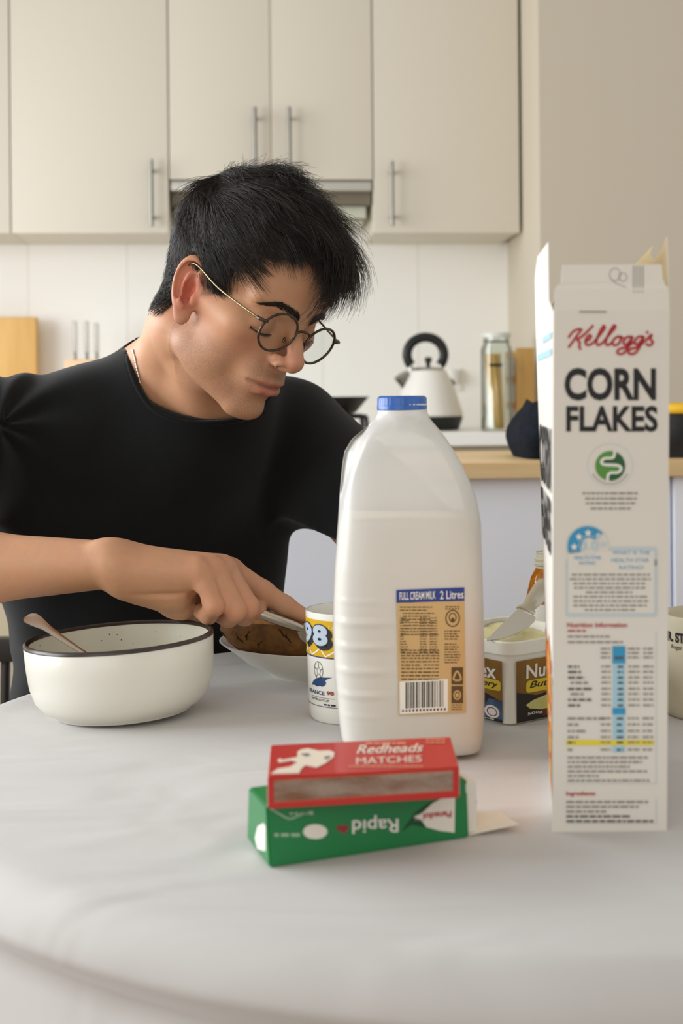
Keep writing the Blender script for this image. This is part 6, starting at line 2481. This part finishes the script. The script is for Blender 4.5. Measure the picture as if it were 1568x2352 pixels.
M_HAIR = mat('dark_brown_hair', rgb(27, 22, 18), 0.40, spec=0.45, noise=(60, rgb(46, 36, 27)))
RV, RF = ribbons(world_pts, np.where(layer > 0.93, 0.00018, 0.00032))
HVall = np.concatenate([HV, RV]); HFall = np.concatenate([HF, RF + len(HV)])
hair = np_mesh('hair', HVall, HFall, M_HAIR, man)
hair['kind'] = 'stuff'
hair['label'] = 'short dark brown hair with a loose fringe'


# ---- surface lookups in head space
def face_y(x, z):
    ys = np.linspace(0.135, 0.03, 211)
    Q = np.stack([np.full_like(ys, x), ys, np.full_like(ys, z)], 1)
    d = B.ev(HEAD_O + HEAD_S * (Q @ HEAD_M.T))
    i = np.nonzero(d < 0)[0]
    return ys[i[0]] if len(i) else 0.08


def brow(sx):
    cx = [0.009, 0.016, 0.024, 0.032, 0.039, 0.045]
    cz = [0.0235, 0.0275, 0.031, 0.0325, 0.0310, 0.0270]
    hw_ = [0.0040, 0.0048, 0.0046, 0.0040, 0.0028, 0.0010]
    PT = []
    r = np.random.default_rng(31 + sx)
    for k in range(330):
        f = r.random() * 5
        i = min(int(f), 4); t = f - i
        X = cx[i] * (1 - t) + cx[i + 1] * t; Z = cz[i] * (1 - t) + cz[i + 1] * t; w = hw_[i] * (1 - t) + hw_[i + 1] * t
        o = r.uniform(-1, 1)
        X0, Z0 = X, Z + o * w
        ang = math.radians(np.interp(f, [0, 1, 5], [75, 35, -22]) - 22 * o)
        L_ = r.uniform(0.006, 0.0095)
        l = []
        for s in range(4):
            xx, z2 = X0 + L_ * s / 3 * math.cos(ang), Z0 + L_ * s / 3 * math.sin(ang)
            l.append((sx * xx, z2, 0.0003 + 0.0011 * math.sin(PI * (s + 0.4) / 4)))
        PT.append(l)
    PT = np.array(PT)
    ys = np.array([[face_y(a, c) + h for a, c, h in l] for l in PT[:, ::3]])
    yy = np.stack([ys[:, 0] * (1 - s / 3) + ys[:, 1] * s / 3 for s in range(4)], 1) + 0.0006
    Q = np.stack([PT[..., 0], yy + PT[..., 2], PT[..., 1]], -1)
    V, F = ribbons(HEAD_O + HEAD_S * (Q @ HEAD_M.T), np.full(len(Q), 0.00032))
    o = np_mesh('eyebrow', V, F, M_HAIR, man)
    o['kind'] = 'stuff'


brow(1); brow(-1)


def lashes(sx):
    r = np.random.default_rng(5)
    Q = []
    for k in range(70):
        f = k / 69
        X = 0.020 + 0.029 * f
        Z = -0.0015 - 0.0022 * math.sin(PI * f) + 0.002 * f
        y0 = face_y(sx * X, Z) - 0.0003
        L_ = 0.0075 * (0.6 + 0.4 * math.sin(PI * f)) * r.uniform(0.8, 1.1)
        Q.append([(sx * (X + 0.25 * L_ * (f - 0.3) * t), y0 + L_ * (t * 0.8), Z - L_ * (0.55 * t - 0.25 * t * t)) for t in (0, 0.33, 0.67, 1.0)])
    Q = np.array(Q)
    V, F = ribbons(HEAD_O + HEAD_S * (Q @ HEAD_M.T), np.full(len(Q), 0.00022))
    o = np_mesh('eyelashes', V, F, M_HAIR, man)
    o['kind'] = 'stuff'


lashes(1); lashes(-1)

# ---- glasses
gl_ = empty('eyeglasses'); gl_.parent = man
M_TORT = mat('tortoiseshell', rgb(32, 24, 18), 0.25, coat=0.3, noise=(160, rgb(76, 50, 24)))
M_GOLD = mat('brass_temple', rgb(150, 136, 106), 0.35, 1.0)
M_LENS = M_GLASS.copy()
for nd in M_LENS.node_tree.nodes:
    if nd.type == 'BSDF_TRANSPARENT': nd.inputs[0].default_value = (0.97, 0.98, 0.97, 1)
    if nd.type == 'MATH': nd.inputs[1].default_value, nd.inputs[2].default_value = 0.12, 0.008
LENS_Y, LENS_Z, LX = 0.0980, 0.0035, 0.0335
hl = lambda p: Vector(HL(*p))


def lens_pts(sx, n=48, sc=1.0, dy=0.0):
    out = []
    for k in range(n):
        a = 2 * PI * k / n
        c, s = math.cos(a), math.sin(a)
        rx, rz = 0.0235 * sc, 0.0215 * sc
        xx = LX + rx * c * (1 + 0.03 * s)
        zz = LENS_Z + rz * s + sx * 0.0022 + 0.0018
        yy = LENS_Y + dy + 0.10 * (rz * s) - 0.10 * (xx - LX)
        out.append((sx * xx, yy, zz))
    return out


for sx in (1, -1):
    rm_ = tube('rim', [hl(p) for p in lens_pts(sx)], 0.00135, M_TORT, gl_, 10, closed=True)
    bm = bmesh.new()
    ra = [bm.verts.new(hl(p)) for p in lens_pts(sx, 40, 0.985, 0.0004)]
    rb = [bm.verts.new(hl(p)) for p in lens_pts(sx, 40, 0.985, -0.0008)]
    bm.faces.new(ra); bm.faces.new(rb[::-1])
    for i in range(40):
        bm.faces.new((ra[i], rb[i], rb[(i + 1) % 40], ra[(i + 1) % 40]))
    from_bm('lens', bm, M_LENS, gl_)
    hx_, hz_ = LX + 0.0225, LENS_Z + 0.0085 + sx * 0.0022 + 0.0018
    hy = LENS_Y + 0.10 * 0.0085 - 0.10 * 0.0225
    tp = smooth_path([hl((sx * hx_, hy, hz_)), hl((sx * (hx_ + 0.006), hy - 0.001, hz_ + 0.0005)), hl((sx * 0.0665, hy - 0.012, hz_ + 0.001)), hl((sx * 0.0735, 0.035, 0.020)), hl((sx * 0.0775, 0.0, 0.0275)), hl((sx * 0.0790, -0.012, 0.024)), hl((sx * 0.077, -0.024, 0.004))], 6)
    bm = bmesh.new()
    bm_tube(bm, tp, 0.0011, 8)
    te = from_bm('temple', bm, M_GOLD, gl_, smooth=True)
    bm = bmesh.new()
    bm_tube(bm, [hl((sx * (hx_ - 0.002), hy + 0.0008, hz_)), hl((sx * (hx_ + 0.006), hy + 0.0004, hz_ + 0.0005)), hl((sx * (hx_ + 0.0085), hy - 0.005, hz_ + 0.0005))], [0.0019, 0.0020, 0.0018], 8)
    from_bm('hinge', bm, M_TORT, te, smooth=True)
    pad = hl((sx * 0.0115, 0.0905, -0.001))
    bm = bmesh.new()
    bmesh.ops.create_uvsphere(bm, u_segments=12, v_segments=8, radius=0.0022)
    for v in bm.verts:
        v.co = Vector((v.co.x * 0.5, v.co.y * 0.9, v.co.z * 1.5)) 
        v.co = Vector(HEAD_M @ np.array(v.co)) + pad
    from_bm('nose_pad', bm, mat('pad_dark', rgb(48, 38, 30), 0.2), gl_, smooth=True)
bz = LENS_Z + 0.0078
tube('bridge', smooth_path([hl((0.0115, LENS_Y + 0.0028, bz)), hl((0.0065, LENS_Y + 0.0035, bz + 0.0035)), hl((0, LENS_Y + 0.0045, bz + 0.0045)), hl((-0.0065, LENS_Y + 0.0035, bz + 0.0035)), hl((-0.0115, LENS_Y + 0.0028, bz))], 6), 0.0013, M_TORT, gl_, 8)

# ---- necklace: links on the skin down into the collar
def skin_hit(u, v, d0=1.35, d1=1.75):
    ds = np.linspace(d0, d1, 500)
    Q = np.array([tuple(P(u, v, d)) for d in ds])
    f = B.ev(Q)
    i = np.nonzero(f < 0)[0]
    return Vector(Q[i[0]]) if len(i) else None


ch_px = [(306, 806), (310, 822), (314, 842), (319, 864), (324, 886), (329, 905), (336, 925), (346, 945)]
pth = [skin_hit(*c) for c in ch_px]
pth = [p + Vector((-0.0004, -0.0014, 0.0006)) for p in pth if p is not None and p.y < 1.62]
back_ = [Vector(NB + cn * 0.03 + A_((0.075 * math.cos(a), 0.075 * math.sin(a), 0.0))) for a in (math.radians(150), math.radians(110), math.radians(70), math.radians(30), math.radians(-10))]
pth = smooth_path(pth, 10)
bm = bmesh.new()
acc = 0
last = pth[0]
for k, p in enumerate(pth):
    if (p - last).length >= 0.0026 or k == 0:
        last = p
        bmesh.ops.create_icosphere(bm, subdivisions=1, radius=0.0015, matrix=Matrix.Translation(p) @ Matrix.Diagonal((0.9, 0.8, 1.0, 1)))
bm_tube(bm, pth, 0.0007, 6)
nk = from_bm('necklace', bm, mat('silver_chain', rgb(226, 222, 212), 0.15, 1.0), man, smooth=True)

# ---- table knife in the hand
tk0, tk1 = V3(P(470, 1362, 1.325)), V3(P(694, 1444, 1.342))
kd_ = Vector(tk1 - tk0); kl = kd_.length; kd_.normalize()
tkn = tag(empty('table_knife', tuple(tk1)), 'silver table knife in the man\'s hand, cutting the brown loaf', 'knife')
bm = bmesh.new()
path = [Vector(tk0 - tk1) * (1 - f) for f in (0, 0.1, 0.4, 0.7, 0.9, 0.97, 1.0)]
bm_tube(bm, path, [0.0060, 0.0066, 0.0064, 0.0060, 0.0056, 0.0048, 0.0042], 12, flat=0.85)
from_bm('knife_handle', bm, M_SPOON, tkn, smooth=True, angle=60)
bm = bmesh.new()
bd_ = (kd_ + Vector((0.0, 0.18, -0.42))).normalized()
bpath = [Vector((0, 0, 0)) + bd_ * f for f in (-0.002, 0.004, 0.02, 0.05, 0.075, 0.085)]
blade_strip(bm, bpath, [0.0055, 0.0085, 0.0092, 0.0092, 0.007, 0.002], [0.004, 0.0026, 0.002, 0.0018, 0.0014, 0.001], (0.3, -1.0, 0.0))
from_bm('blade', bm, M_SPOON, tkn, smooth=True, angle=60)
